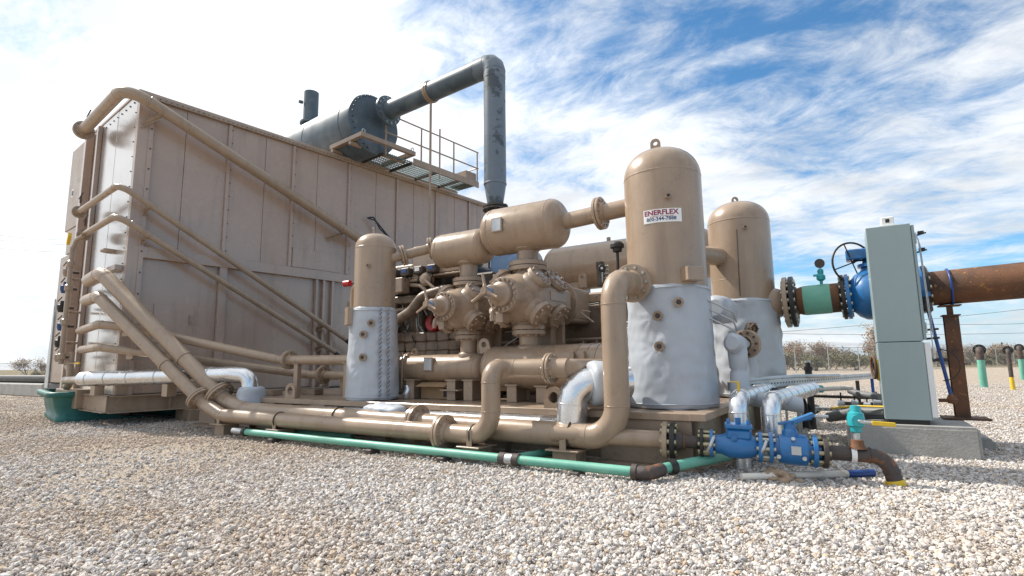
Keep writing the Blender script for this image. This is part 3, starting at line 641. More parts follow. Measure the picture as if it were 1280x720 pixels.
MB().obox(L(-1.90, -.5, 3.75), (.8, -.2, .5), (.2, .8, 0), (.14, .03, .05), .005).build('yellow_tag', YELLOW, hr)
MB().tube([L(-1.73, -.46, 3.5), L(-1.67, -.42, 3.7), L(-1.45, -.36, 3.78)], .04, .08, 12).build('riser_pipe', TAN, hr)
for z in (1.55, 2.2, 2.9): MB().tube([L(-1.85, -.44, z), L(-2.25, -.3, z+.05), L(-2.25, -.1, z+.05)], .028, .08, 10).build('side_branch', TAN, hr)
for a, z in ((-2.15, 6.5), (-2.1, 4.6), (-1.55, 4.0)):
    MB().tube([L(a, -.33, z), L(a, -.33, z+.14)], .02, n=8).tube([L(a-.13, -.33, z+.12), L(a+.13, -.33, z+.2)], .014, n=6).build('vent_valve', RUSTD, hr)

def blob(name, c, R, amp, fr, m, par, sub=4):
    bm = bmesh.new(); bmesh.ops.create_icosphere(bm, subdivisions=sub, radius=1); c = Vector(c)
    for v in bm.verts:
        n_ = v.co.normalized(); p = Vector((n_.x*R[0], n_.y*R[1], n_.z*R[2])); w_ = noise.turbulence(p*fr+c, 4, False)*amp
        v.co = c+p+n_*w_
    bm.verts.ensure_lookup_table(); mb = MB(); mb.add([v.co.copy() for v in bm.verts], [tuple(v.index for v in f.verts) for f in bm.faces], True); bm.free(); return mb.build(name, m, par)
# silver clad pipe low behind the long runs, up through the insulated elbow
pS = thing('insulated_pipe', 'silver clad pipe behind the long low pipes rising into a quilted elbow', 'pipe', (-5, 5.42, .1))
MB().tube([(-8.2, 5.40, .34), (-2.78, 5.40, .36), (-2.52, 5.36, .40)], .125, .2, 20).build('cladding', ALU, pS)
MB().tube([(-2.62, 5.36, .25), (-2.58, 5.36, .83), (-2.10, 5.76, .85)], .165, .22, 26, weld=.005).build('clad_elbow', ALU, pS)
blanket('quilted_sleeve', [((-2.42+x*.77, 5.475+x*.64, .835), (.77, .64, .03), r, 1.) for x, r in ((-.02, .17), (-.01, .22), (.04, .24), (.14, .235), (.25, .225), (.27, .15))], JACK, pS, .03, 32, 7)
bg_ = thing('insulation_scrap', 'crumpled pale blue insulation blanket lying on the low pipes below the small vessel', 'blanket', (-5.35, 5.38, .4))
blob('blanket_body', (-5.35, 5.36, .47), (.36, .16, .09), .05, 5, JACK, bg_)

# ------------------------------------------------------------------ mint pipes lying on the gravel
pm = thing('mint_pipe', 'long mint green pipe lying on gravel along the skid, with brown elbow', 'pipe', (-4.9, 4.9, 0))
MA, MBb = Vector((-7.62, 4.82, .12)), Vector((-1.68, 4.82, .088))
def mq(x): return MA.lerp(MBb, (x-MA.x)/(MBb.x-MA.x))
MB().tube([MA, MBb], .045, n=18).build('pipe_wall', MINT, pm)
MB().tube([mq(-3.05), (-2.95, 5.3, .09), (-2.86, 5.75, .09)], .043, n=16).build('branch', MINT, pm)
MB().tube([(-7.55, 4.9, .10), (-7.2, 5.25, .09), (-6.0, 5.4, .085)], .04, n=14).build('branch', MINT, pm)
MB().tube([(-1.58, 4.94, .10), (-1.35, 5.28, .13), (-1.12, 5.75, .14)], .047, n=16).build('branch', MINT, pm)
MB().tube([(-1.74, 4.82, .088), (-1.60, 4.81, .09), (-1.545, 4.98, .10)], .060, .09, 16).build('brown_elbow', RUSTD, pm)
MB().cyl((-1.76, 4.82, .088), (-1.71, 4.82, .088), .070).build('coupling', RUSTD, pm); MB().cyl((-1.50, 5.06, .11), (-1.465, 5.11, .114), .07).build('coupling', BLACK, pm)
for x in (-3.13, -2.97): MB().cyl(mq(x-.035), mq(x+.035), .062).build('coupling', RUSTD, pm)
MB().cyl(mq(-3.1), mq(-3.0), .056).build('coupling', GALV, pm)
MB().cyl(mq(-7.62), mq(-7.56), .062).build('coupling', BLACK, pm); MB().cyl((-7.9, 4.83, .122), (-7.62, 4.82, .12), .043).build('plug_end', GALV, pm)
for x in (-6.9, -5.0, -3.9, -2.3): MB().box(x-.05, x+.05, 4.74, 4.90, 0, mq(x).z-.044, .01).build('wood_chock', RUSTD, pm)
pm2 = pipe('mint_pipe', 'mint green pipe running back along the right end of the skid', [(-1.0, 5.85, .14), (-.95, 7.2, .14), (-.72, 11.9, .14)], .055, MINT, .2, weld=0)
MB().cyl((-.73, 11.8, .14), (-.70, 12.0, .14), .085).build('coupling', BLACK, pm2)

# ------------------------------------------------------------------ vessels
def dome(R, z0, z1, zt, n=10):
    pr = [(z0, R)]
    if z1 > z0: pr.append((z1, R))
    pr += [(z1+(zt-z1)*sin(pi/2*i/n), R*max(.001, cos(pi/2*i/n)**.8)) for i in range(1, n+1)]
    return pr
def jacket(par, cx_, cy_, z0, z1, rf, seams=(), amp=.012, seed=0, tucks=()):
    n, k = 120, 56; mb = MB(); vs = []
    for i in range(k+1):
        z = z0+(z1-z0)*i/k
        for j in range(n):
            t = 2*pi*j/n; r = rf((z-z0)/(z1-z0))
            p = Vector((cos(t)*2.2, sin(t)*2.2, z*3.2+seed))
            w = noise.noise(p)*.9+noise.noise(Vector((cos(t)*3, sin(t)*3, z*9+seed*2)))*.55+abs(noise.noise(Vector((cos(t)*5+seed, sin(t)*5, z*5))))*.6
            e = min(1, min(i, k-i)/3); d = amp*w
            for (ta, tz, s_) in tucks:
                dd = sqrt(((t-ta+pi) % (2*pi)-pi)**2*r*r+(z-tz)**2)
                aa = math.atan2(z-tz, ((t-ta+pi) % (2*pi)-pi)*r); d += s_*math.exp(-(dd/.16)**2)*(sin(aa*9)*.5-.9)
            for ta in seams:
                dd = abs((t-ta+pi) % (2*pi)-pi)*r; d -= .02*math.exp(-(dd/.02)**2); d += .008*sin(z*40)*math.exp(-(dd/.07)**2)
            r += d*(.4+.6*e); 
            if i == 0 or i == k: r -= .018
            zz = z+(noise.noise(Vector((cos(t)*2.5, sin(t)*2.5, seed+i*.1)))*.02 if i in (0, 1, k-1, k) else 0)
            vs.append((cx_+r*cos(t), cy_+r*sin(t), zz))
    mb.add(vs, [(i*n+j, i*n+(j+1) % n, (i+1)*n+(j+1) % n, (i+1)*n+j) for i in range(k) for j in range(n)], True)
    rt = rf(1)-.02; mb.add([(cx_+(rt*f)*cos(2*pi*j/n), cy_+rt*f*sin(2*pi*j/n), z1) for f in (1, .85) for j in range(n)], [(j, (j+1) % n, n+(j+1) % n, n+j) for j in range(n)], True)
    o = mb.build('insulation_jacket', JACK, par)
    for zz_, ff in ((z1-.035, .97), (z0+.045, .03)):      # drawcord hems
        hm = MB(); pts_ = [(cx_+(rf(ff)+.006+.006*noise.noise(Vector((cos(2*pi*j/64)*3, sin(2*pi*j/64)*3, seed+zz_))))*cos(2*pi*j/64), cy_+(rf(ff)+.006)*sin(2*pi*j/64), zz_+.012*noise.noise(Vector((cos(2*pi*j/64)*2, sin(2*pi*j/64)*2, seed)))) for j in range(65)]
        hm.tube(pts_, .007, .001, 6, k=1).build('hem', JACK, o)
    for ta in seams:
        lc = MB(); r = rf(.5)+.012; z = z0+.05
        while z < z1-.04:
            zz = (z-z0)/(z1-z0); r = rf(zz)+.004
            lc.tube([(cx_+r*cos(ta-.045), cy_+r*sin(ta-.045), z), (cx_+(r+.006)*cos(ta), cy_+(r+.006)*sin(ta), z+.02), (cx_+r*cos(ta+.045), cy_+r*sin(ta+.045), z+.045)], .0045, .01, 5); z += .062
        lc.build('lacing', DARK, o)
    return o
def nozzle(par, cx_, cy_, R, t, z, r=.05, out=.06, m=None):
    d = Vector((cos(t), sin(t), 0)); c = Vector((cx_, cy_, z))+d*R
    f = MB().lathe(c-d*.05, d, [(0, r*.7), (.05+out*.4, r*.7), (.05+out*.4, r), (.05+out, r), (.05+out, r*.5)], 18).build('nozzle_flange', m or TAN, par)
    MB().hexr(c+d*(out+.006), d, r*.75, 6, r*.13, .012).build('bolt_ring', TAN, f)
    MB().lathe(c+d*out, d, [(0, r*.42), (.008, r*.42), (.008, .001)], 6).build('centre_plug', DARK, f)
def toplug(par, x, y, z, w=.13, h=.17, ang=.6): MB().lug((x, y, z), (cos(ang), sin(ang), 0), (0, 0, 1), w, h, .025, .3).build('lifting_lug', TAN, par)

V1 = (-1.80, 6.35); v1 = thing('scrubber_vessel', 'tall tan pressure vessel with white name sign and silver jacketed base', 'pressure vessel', (*V1, DZ))
MB().lathe((*V1, 0), (0, 0, 1), [(DZ+.1, .447), (1.9, .45)]+dome(.45, 1.9, 3.24, 3.60)[1:], 64).build('shell', TAN, v1)
MB().lathe((*V1, 0), (0, 0, 1), [(3.22, .449), (3.226, .453), (3.238, .453), (3.244, .449)], 64).build('weld_seam', TAN, v1)
jacket(v1, *V1, DZ+.005, 1.90, lambda f: .485-.02*f+.012*math.exp(-(f/.12)**2), (), .018, 3.1, ((radians(-97), 1.55, .012), (radians(-97), 1.2, .012), (radians(-78), 1.7, .01)))
for t, z in ((radians(-87), 1.55), (radians(-87), 1.22), (radians(-62), 1.69)): nozzle(v1, *V1, .475, t, z, .055, .05)
toplug(v1, V1[0]-.05, V1[1]-.02, 3.56, .12, .20, .1)
nozzle(v1, *V1, .45, radians(-67), 2.89, .035, .05)
d = Vector((cos(radians(-42)), sin(radians(-42)), 0)); MB().obox(Vector((*V1, 2.0))+d*.50, d, (-d.y, d.x, 0), (.075, .1, .075)).build('name_plate_bracket', TAN, v1)
# sign
def sign(par, cx_, cy_, R, t0, t1, z0, z1):
    n = 14; mb = MB(); vs = []
    for rr_ in (R, R+.003):
        for z in (z0, z1): vs += [(cx_+rr_*cos(t0+(t1-t0)*i/n), cy_+rr_*sin(t0+(t1-t0)*i/n), z) for i in range(n+1)]
    k = n+1; fs = [(2*k+i, 2*k+i+1, 3*k+i+1, 3*k+i) for i in range(n)]+[(i, k+i, k+i+1, i+1) for i in range(n)]+[(i, i+1, 2*k+i+1, 2*k+i) for i in range(n)]+[(k+i, 3*k+i, 3*k+i+1, k+i+1) for i in range(n)]
    mb.add(vs, fs, False); s_ = mb.build('name_sign', WHITE, par)
    def text(body, size, zc, m, off, xs=1.0, tc_=.5):
        cu = bpy.data.curves.new('txt', 'FONT'); cu.body = body; cu.size = size; cu.align_x = 'CENTER'; cu.offset = off; cu.resolution_u = 2
        to = bpy.data.objects.new('txt', cu); COL.objects.link(to); bpy.context.view_layer.update()
        me = bpy.data.meshes.new_from_object(to.evaluated_get(bpy.context.evaluated_depsgraph_get())); bpy.data.objects.remove(to)
        tm = t0+(t1-t0)*tc_; mb = MB(); rr_ = R+.0045
        mb.add([(cx_+rr_*cos(tm+v.co.x*xs/rr_), cy_+rr_*sin(tm+v.co.x*xs/rr_), zc+v.co.y) for v in me.vertices], [tuple(p.vertices) for p in me.polygons])
        mb.build('lettering', m, s_)
    text('ENERFLEX', .078, z1-.066, MAROON, .0025, 1.08, .47); text('ENERGY SYSTEMS INC.', .022, z1-.092, MAROON, 0, 1.2, .5); text('800-344-7888', .058, z0+.022, NAVY, .0012, 1.02, .47)
vd = math.degrees(math.atan2(-V1[1], -V1[0]))     # direction towards the camera
sign(v1, *V1, .4515, radians(-74-29), radians(-74+29-4), 2.60, 2.755)

V2 = (-1.31, 8.5); v2 = thing('scrubber_vessel', 'tan pressure vessel behind the signed one, jacketed in wrinkled grey cloth', 'pressure vessel', (*V2, DZ))
MB().lathe((*V2, 0), (0, 0, 1), [(DZ+.1, .425), (1.9, .43)]+dome(.43, 1.9, 3.08, 3.40)[1:], 64).build('shell', TAN, v2)
MB().lathe((*V2, 0), (0, 0, 1), [(3.06, .429), (3.066, .433), (3.078, .433), (3.084, .429)], 64).lathe((*V2, 0), (0, 0, 1), [(2.2, .429), (2.206, .432), (2.212, .432), (2.218, .429)], 64).build('weld_seam', TAN, v2)
jacket(v2, *V2, DZ+.005, 1.92, lambda f: .48-.025*f, (), .026, 8.4, ((radians(-100), 1.3, .02), (radians(-85), 1.05, .02)))
toplug(v2, V2[0]-.02, V2[1], 3.37, .1, .13, .6); nozzle(v2, *V2, .43, radians(-70), 2.92, .03, .05)
MB().tube([(V2[0]+.44*cos(radians(-84)), V2[1]+.44*sin(radians(-84)), 2.9), (V2[0]+.44*cos(radians(-86)), V2[1]+.44*sin(radians(-86)), 1.95)], .006, n=6).build('conduit', RUSTD, v2)
MB().tube([(V2[0]-.2, V2[1]-.3, 2.55), (V2[0]-.5, V2[1]-.8, 2.55)], .13, n=18).build('link_nozzle', TAN, v2)

VS = (-6.15, 5.90); v3 = thing('scrubber_vessel', 'small tan pressure vessel with laced silver jacket left of the compressor', 'pressure vessel', (*VS, DZ))
MB().lathe((*VS, 0), (0, 0, 1), [(DZ+.1, .305), (1.9, .31)]+dome(.31, 1.9, 2.84, 3.07)[1:], 56).build('shell', TAN, v3)
MB().lathe((*VS, 0), (0, 0, 1), [(2.82, .309), (2.826, .313), (2.836, .313), (2.842, .309)], 56).build('weld_seam', TAN, v3)
jacket(v3, *VS, DZ+.005, 1.90, lambda f: .392-.05*f, (radians(-28), radians(-8)), .013, 5.5, ((radians(-54), 1.6, .01), (radians(-72), 1.45, .01), (radians(-72), 1.05, .01)))
for t, z in ((radians(-50), 1.66), (radians(-66), 1.5), (radians(-66), 1.17)): nozzle(v3, *VS, .345, t, z, .055, .06)
nozzle(v3, *VS, .31, radians(-62), 2.52, .03, .05); toplug(v3, VS[0]-.06, VS[1], 3.02, .07, .17, 2.2)
d = Vector((cos(radians(-118)), sin(radians(-118)), 0)); MB().obox(Vector((*VS, 1.78))+d*.38, d, (-d.y, d.x, 0), (.04, .09, .13)).build('name_plate_bracket', TAN, v3)
MB().tube([(VS[0]-.25, VS[1]+.1, 2.3), (VS[0]-.55, VS[1]+.05, 2.32), (VS[0]-.55, VS[1]+.05, 1.9)], .035, .1, 12).build('drain_line', TAN, v3)
MB().tube([(VS[0]-.55, VS[1]+.05, 1.9), (VS[0]-.56, VS[1]+.05, 1.2), (VS[0]-.3, VS[1]-.05, .95)], .028, .2, 10).build('rubber_hose', RUBBER, v3)
MB().cyl((VS[0]-.72, VS[1]+.03, 2.36), (VS[0]-.6, VS[1]+.04, 2.36), .05, n=12).build('red_cap', RED, v3)
# the jumper from small vessel to the suction bottle
pj = pipe('jumper_pipe', 'short tan jumper pipe from the small vessel to the left upper bottle', [(VS[0]+.22, 5.95, 2.66), (-5.45, 6.42, 2.86), (-5.05, 6.48, 2.88)], .075, TAN, .2)
flange(pj, (VS[0]+.37, 6.12, 2.73), (.48, .47, .2), .16, .075, .03, 8); flange(pj, (-5.47, 6.41, 2.855), (.6, .4, .15), .17, .075, .03, 8)

# ------------------------------------------------------------------ pulsation bottles
def bottle(name, label, x0, x1, y, z, r, loc=None, hd=.55):
    t = thing(name, label, 'pressure bottle', ((x0+x1)/2, y, z-r)); n = 8; h = r*hd
    pr = [(h*(1-cos(pi/2*i/n)), r*max(.002, sin(pi/2*i/n))) for i in range(n+1)]; Lg = x1-x0
    prof = pr+[(Lg-a, b) for a, b in pr[::-1]]
    MB().lathe((x0, y, z), (1, 0, 0), prof, 48).build('shell', TAN, t)
    w = MB()
    for q in (h+.01, Lg-h-.02): w.lathe((x0+q, y, z), (1, 0, 0), [(0, r*.99), (.004, r+.004), (.014, r+.004), (.018, r*.99)], 48)
    w.build('weld_seam', TAN, t); return t
bY = 6.48
b1 = bottle('suction_bottle', 'larger tan suction bottle on top of the near cylinder', -4.47, -3.15, bY, 2.95, .34)
b2 = bottle('suction_bottle', 'smaller tan suction bottle on top of the far cylinder', -5.42, -4.38, bY, 2.79, .26)
b3 = bottle('discharge_bottle', 'larger tan discharge bottle lying below the near cylinder', -4.49, -2.25, bY, 1.0, .297)
b4 = bottle('discharge_bottle', 'smaller tan discharge bottle lying below the far cylinder', -6.0, -4.48, bY, 1.0, .203)
flange(b4, (-5.94, bY, 1.0), (1, 0, 0), .245, .185, .03, 12)
for t, x, z, rz in ((b1, -4.05, 2.94, .342), (b4, -5.38, 1.04, .205)):
    p = MB().obox((x, bY-rz-.012, z+.02), (1, 0, 0), (0, 0, 1), (.085, .10, .012)).obox((x, bY-rz+.03, z+.02), (1, 0, 0), (0, 0, 1), (.08, .09, .04), 0).build('name_plate_bracket', TAN, t)
    MB().obox((x, bY-rz-.0265, z+.02), (1, 0, 0), (0, 0, 1), (.07, .085, .002), 0).build('name_plate', GALV, p)
MB().lug((-4.40, bY-.12, 1.22), (1, 0, .3), (-.3, 0, 1), .18, .2, .03, .3).build('lifting_lug', TAN, b3); MB().lug((-5.78, bY-.05, 1.16), (1, 0, .2), (-.2, 0, 1), .11, .15, .03, .3).build('lifting_lug', TAN, b4)
MB().lathe((-2.72, bY, 1.0), (1, 0, 0), [(0, .298), (.0, .306), (.03, .306), (.03, .298)], 48).build('band', TANM, b3)
MB().tube([(-2.78, 5.34, 1.0), (-2.62, 5.36, 1.0), (-2.60, 6.3, 1.0)], .1, .14, 20).build('elbow', TAN, b3)
for x in (-2.98, -2.84): MB().lathe((x, bY, 1.0), (1, 0, 0), [(0, .298), (0, .305), (.03, .305), (.03, .298)], 40).box(x-.02, x+.04, bY-.34, bY-.28, .80, 1.2).build('clamp_band', TAN, b3)
def sup(t, x, w=.09, z0=DZ, z1=.78):
    MB().box(x-w, x+w, bY-.26, bY-.235, z0, z1).box(x-.012, x+.012, bY-.235, bY+.1, z0, z1).box(x-w, x+w, bY+.08, bY+.105, z0, z1).box(x-w-.02, x+w+.02, bY-.28, bY+.12, z1-.02, z1).build('support_leg', TAN, t)
for t, x, z1 in ((b3, -3.90, .78), (b3, -3.45, .77), (b4, -5.7, .84), (b4, -4.92, .84), (b4, -4.62, .84)): sup(t, x, .075, DZ, z1)
MB().box(-5.08, -4.75, bY-.32, bY-.1, .68, .70).build('saddle_plate', TAN, b4)
us = MB()
for x in (-5.97, -5.88): us.tube([(x, bY-.24, .7), (x, bY-.24, 1.25)], .014, n=8)
us.build('stud', TAN, b4)
pu = pipe('suction_pipe', 'tan pipe with bolted flange from the upper bottle to the tall signed vessel', [(-3.25, bY, 2.95), (-2.4, bY, 3.0), (-2.15, bY, 3.01)], .112, TAN, .2)
flange(pu, (-2.66, bY, 2.985), (1, 0, .06), .215, .112, .036, 12)

# ------------------------------------------------------------------ compressor cylinders
def cylinder(label, X, Z, s, wheel):
    t = thing('compressor_cylinder', label, 'compressor cylinder', (X, bY, Z-.4*s)); c = Vector((X, bY, Z))
    def Lc(x, y, z): return c+Vector((x, y, z))*s
    Y = Vector((0, 1, 0))
    MB().lathe(c+Y*(-.52*s), Y, [(q*s, r*s) for q, r in ((0, .02), (0, .19), (.03, .205), (.08, .205), (.12, .225), (.2, .275), (.3, .31), (.42, .325), (.7, .33), (1.05, .32), (1.12, .29), (1.18, .25), (1.35, .25))], 40).build('body', TANM, t)
    MB().obox(Lc(0, .18, 0), (1, 0, 0), (0, 1, 0), (.338*s, .42*s, .15*s), .04*s).obox(Lc(0, .15, 0), (1, 0, 0), (0, 1, 0), (.22*s, .32*s, .36*s), .07*s).build('water_jacket', TANM, t)
    for sx in (1, -1):
        MB().obox(Lc(sx*.343, .2, .02), (0, 1, 0), (0, 0, 1), (.22*s, .055*s, .006*s), .002).build('name_plate', TAN, t)
    for sx in (1, -1):
        for sz in (1, -1):
            for y in (-.19, .27):
                d = Vector((sx, 0, sz*(.85 if sz > 0 else .75))).normalized(); o = Lc(0, y, 0)
                vb = MB().lathe(o+d*.145*s, d, [(0, .185*s), (.15*s, .162*s), (.17*s, .145*s), (.20*s, .145*s), (.20*s, .17*s), (.25*s, .17*s), (.255*s, .162*s), (.255*s, .06*s), (.27*s, .05*s), (.27*s, .001)], 26).build('valve_cap', TANM, t)
                MB().hexr(o+d*.41*s, d, .13*s, 8, .019*s, .045*s, .2).build('bolt_ring', TANM, vb)
    hd = MB().lathe(Lc(0, -.60, 0), Y, [(0, .01), (0, .205*s), (.004, .212*s), (.07*s, .212*s), (.08*s, .2*s)], 40).build('cylinder_head', TANM, t)
    MB().hexr(Lc(0, -.60, 0), Y, .185*s, 18, .018*s, .05*s).build('bolt_ring', TANM, hd)
    MB().lathe(Lc(0, -.61, 0), -Y, [(0, .15*s), (.05*s, .145*s), (.07*s, .115*s), (.1*s, .10*s), (.25*s, .085*s), (.26*s, .075*s), (.27*s, .001)], 28).build('pocket_cone', TANM, t)
    MB().lathe(Lc(0, -.88, 0), -Y, [(0, .05*s), (.06*s, .05*s)], 16).build('blue_collar', BLUEW, t)
    hw = MB().lathe(Lc(0, -.93, 0), -Y, [(0, .01), (0, .045*s), (.07*s, .04*s), (.07*s, .001)], 16)
    for k in range(3):
        a = radians(95+120*k); d = Vector((cos(a), 0, sin(a))); hw.tube([Lc(0, -.96, 0), Lc(0, -.96, 0)+d*.08*s, Lc(0, -.985, 0)+d*.2*s], lambda f: (.026-.010*f)*s, .04, 10)
    hw.build('star_handle', TAN, t)
    # nozzles
    for sz, z0, z1, rf, rp in ((1, .30, wheel[0], .245, .138), (-1, -.28, wheel[1], .215, .125)):
        zf = .42 if sz > 0 else -.40; o = Lc(0, .02, zf)
        flange(t, o, (0, 0, 1), rf*s, rp*s, .055*s, 12, TANM)
        MB().lathe(Lc(0, .02, zf), (0, 0, sz), [(0, rp*s), (abs(z1-(Z+zf*s)), rp*s)], 26).lathe((X, bY+.02*s, z1), (0, 0, -sz), [(-.02, rp*s*1.35), (.02, rp*s*1.3), (.05, rp*s*1.03)], 26).build('nozzle', TAN, t)
        MB().lathe(Lc(0, .02, sz*.25), (0, 0, sz), [(0, .2*s), (.13*s, .185*s), (.14*s, rf*s*.97)], 26).build('nozzle_boss', TANM, t)
    # distance piece towards the frame
    MB().lathe(Lc(0, .74, 0), Y, [(0, .2*s), (0, .34*s), (.06*s, .34*s), (.06*s, .25*s)], 32).build('mounting_flange', TANM, t)
    y0, y1 = c.y+.80*s, 8.02
    dp = MB().box(X-.24*s, X+.24*s, y0, y1, Z-.26*s, Z+.24*s, .03).build('distance_piece', TANM, t)
    cp = MB().obox((X+.243*s, (y0+y1)/2, Z), (0, 1, 0), (0, 0, 1), ((y1-y0)*.42, .19*s, .008), .003).build('cover_plate', TANM, dp)
    w = MB()
    for yy in (-1, 1):
        for zz in (-1, 0, 1): w.cyl((X+.25*s, (y0+y1)/2+yy*(y1-y0)*.37, Z+zz*.16*s), (X+.265*s, (y0+y1)/2+yy*(y1-y0)*.37, Z+zz*.16*s), .012, n=6)
    w.build('bolt_ring', TANM, cp)
    MB().box(X-.12*s, X+.12*s, c.y+.4*s, c.y+.7*s, .9, Z-.28*s, .01).box(X-.22*s, X+.22*s, c.y+.55*s, c.y+.62*s, .9, Z-.2*s, .01).build('support_leg', TANM, t)
    MB().tube([Lc(-.08, -.56, -.16), Lc(-.08, -.7, -.2), Lc(-.08, -.7, -.32)], .025*s, .05, 10).obox(Lc(-.08, -.5, -.27), (1, 0, 0), (0, 1, 0), (.05*s, .05*s, .06*s), .006).build('drain_boss', TANM, t)
cylinder('near right compressor cylinder with star handle and bolted valve caps', -3.78, 1.94, 1.08, (2.66, 1.26))
cylinder('far left compressor cylinder with star handle beside the engine', -4.81, 1.86, .96, (2.57, 1.18))

cf_ = thing('reciprocating_compressor', 'tan compressor crankcase behind the two cylinders', 'compressor', (-4.1, 8.5, DZ))
MB().box(-5.5, -2.75, 8.02, 9.1, .95, 2.0, .05).build('crankcase', ENG, cf_)
MB().box(-5.6, -2.65, 7.92, 9.2, DZ, .9, .02).build('pedestal', ENG, cf_)
MB().box(-5.45, -2.8, 8.07, 9.05, 2.0, 2.18, .03).build('top_cover', TANM, cf_)
for x in (-5.3, -4.3, -3.25, -2.95): MB().box(x-.03, x+.03, 7.82, 8.02, .95, 1.75, .01).build('rib', TANM, cf_)
w = MB()
for k in range(15): w.cyl((-5.35+.175*k, 8.02, 2.1), (-5.35+.175*k, 7.97, 2.1), .03, n=8)
w.build('bolt_ring', TANM, cf_)
MB().box(-3.0, -2.75, 7.3, 8.0, .9, 1.42, .02).box(-3.1, -2.82, 7.55, 8.0, 1.42, 1.62, .02).build('stepped_block', TANM, cf_)
for z, y in ((1.32, 7.45), (1.41, 7.65), (1.23, 7.55)): MB().tube([(-6.2, y, z), (-2.2, y, z)], .022, n=8).build('tubing', TANM, cf_)
for x in (-4.95, -4.7, -4.05, -3.9, -3.15, -2.95, -2.8): MB().tube([(x*1.08, 7.45, DZ), (x*1.08, 7.45, 1.38)], .016, n=8).build('tubing', TANM, cf_)
MB().tube([(-3.1, 7.8, 2.28), (-2.8, 7.5, 2.32), (-2.35, 7.3, 2.28), (-2.35, 7.3, 1.3)], .025, .1, 8).build('tubing', TANM, cf_)
vt = MB().box(-3.22, -3.12, 7.6, 7.7, 2.2, 2.58).build('divider_valve', DARK, cf_)
w = MB()
for k in range(5): w.cyl((-3.12, 7.65, 2.26+.06*k), (-3.04, 7.65, 2.26+.06*k), .02, n=8)
w.build('fitting_row', ZINC, vt)
MB().lug((-3.45, 7.6, 2.2), (1, 0, 0), (0, 0, 1), .12, .22, .04, .3).build('lifting_lug', TANM, cf_)
rq = random.Random(9)
for k in range(26):      # lubricator lines, conduit and drain tubing round the cylinders
    x = rq.uniform(-5.6, -2.7); y = rq.uniform(6.9, 7.7); z = rq.uniform(1.3, 2.5); l = rq.uniform(.25, .8)
    MB().tube([(x, y, z), (x+l*rq.uniform(-.4, .9), y+rq.uniform(-.1, .1), z+rq.uniform(-.05, .05)), (x+l*rq.uniform(0, .9), y+rq.uniform(-.2, .1), z-l*rq.uniform(.2, .9))], rq.uniform(.006, .016), .06, 6).build('tubing', rq.choice((GALV, TANM, DARK, TANM, BLACK)), cf_)
for x, y, z in ((-3.02, 7.35, 2.42), (-5.05, 7.1, 2.3), (-4.35, 6.95, 2.34)):
    g_ = MB().lathe((x, y, z), (.2, -1, 0), [(-.03, .001), (-.03, .055), (.02, .055), (.025, .048), (.02, .001)], 20).build('gauge', BLACK, cf_); MB().tube([(x, y, z-.2), (x, y, z-.04)], .01, n=6).build('gauge_stem', GALV, g_)
    MB().lathe((x+.004, y-.021, z), (.2, -1, 0), [(0, .046), (.001, .001)], 20).build('dial', WHITE, g_)
for x in (-5.5, -4.75, -3.75, -2.8): MB().box(x-.12, x+.12, 6.95, 7.15, DZ, DZ+rq.uniform(.2, .55), .01).build('deck_bracket', rq.choice((TANM, DARK)), cf_)
for z in (.68, .78): MB().tube([(-6.0, 6.95, z), (-2.4, 6.95, z)], .03, n=8).build('deck_line', TANM, cf_)
ga = thing('breather', 'thin post with round black cap standing before the horizontal tank', 'breather', (-2.38, 6.3, .6))
MB().tube([(-2.38, 6.3, .6), (-2.38, 6.3, 2.42)], .013, n=8).build('post', GALV, ga)
MB().tube([(-2.38, 6.3, 2.1), (-2.38, 6.3, 2.42)], .019, n=8).build('sleeve', BLACK, ga)
MB().lathe((-2.38, 6.3, 2.40), (0, 0, 1), [(0, .02), (.01, .055), (.05, .06), (.06, .085), (.10, .085), (.13, .06), (.135, .001)], 20).build('cap', BLACK, ga)

# ------------------------------------------------------------------ engine
en = thing('engine', 'large tan gas engine behind the small vessel, half hidden by pipes', 'engine', (-7.4, 8.0, DZ))
EX0, EX1, EY = -8.25, -5.25, 7.3
MB().box(EX0, EX1, EY+.15, 8.9, DZ+.15, 2.2, .05).build('block', ENG, en)
MB().box(EX0+.1, EX1+.3, EY-.05, 8.9, DZ, .95, .03).build('base', DARK, en)
for k in range(4):
    x = EX1-.28-.66*k
    h = MB().box(x-.27, x+.27, EY-.02, EY+.55, 2.3, 2.72, .05).build('cylinder_head', DARK, en)
    w = MB()
    for q in range(4): w.tube([(x-.22+.14*q, EY-.06, 2.55), (x-.22+.14*q, EY-.1, 2.75), (x-.18+.14*q, EY+.1, 2.85)], .028, .06, 8)
    w.build('ignition_lead', ZINC, h)
    MB().box(x-.25, x+.25, EY-.06, EY+.3, 2.73, 2.86, .04).build('rocker_cover', TANM, h)
    d = MB().cyl((x, EY+.14, 1.25), (x, EY+.10, 1.25), .2, n=24).hexr((x, EY+.10, 1.25), (0, 1, 0), .165, 8, .018, .03).build('crankcase_door', ENG, en)
    MB().box(x-.3, x-.26, EY+.04, EY+.149, .95, 2.18, .01).build('rib', ENG, en)
MB().box(EX0, EX1+.1, EY-.12, EY+.1, 2.14, 2.28, .02).build('fuel_rail_beam', ENG, en)
jb = MB().box(-7.35, -6.52, EY-.42, EY-.22, 2.30, 2.56, .012).build('junction_box', TANM, en)
MB().box(-7.05, -6.88, EY-.425, EY-.421, 2.40, 2.50, 0).build('sticker', WHITE, jb); MB().box(-7.04, -6.89, EY-.4285, EY-.4255, 2.41, 2.45, 0).build('sticker', PIPEBLUE, jb)
MB().box(-6.8, -6.68, EY-.425, EY-.421, 2.42, 2.47, 0).build('sticker', PIPEBLUE, jb)
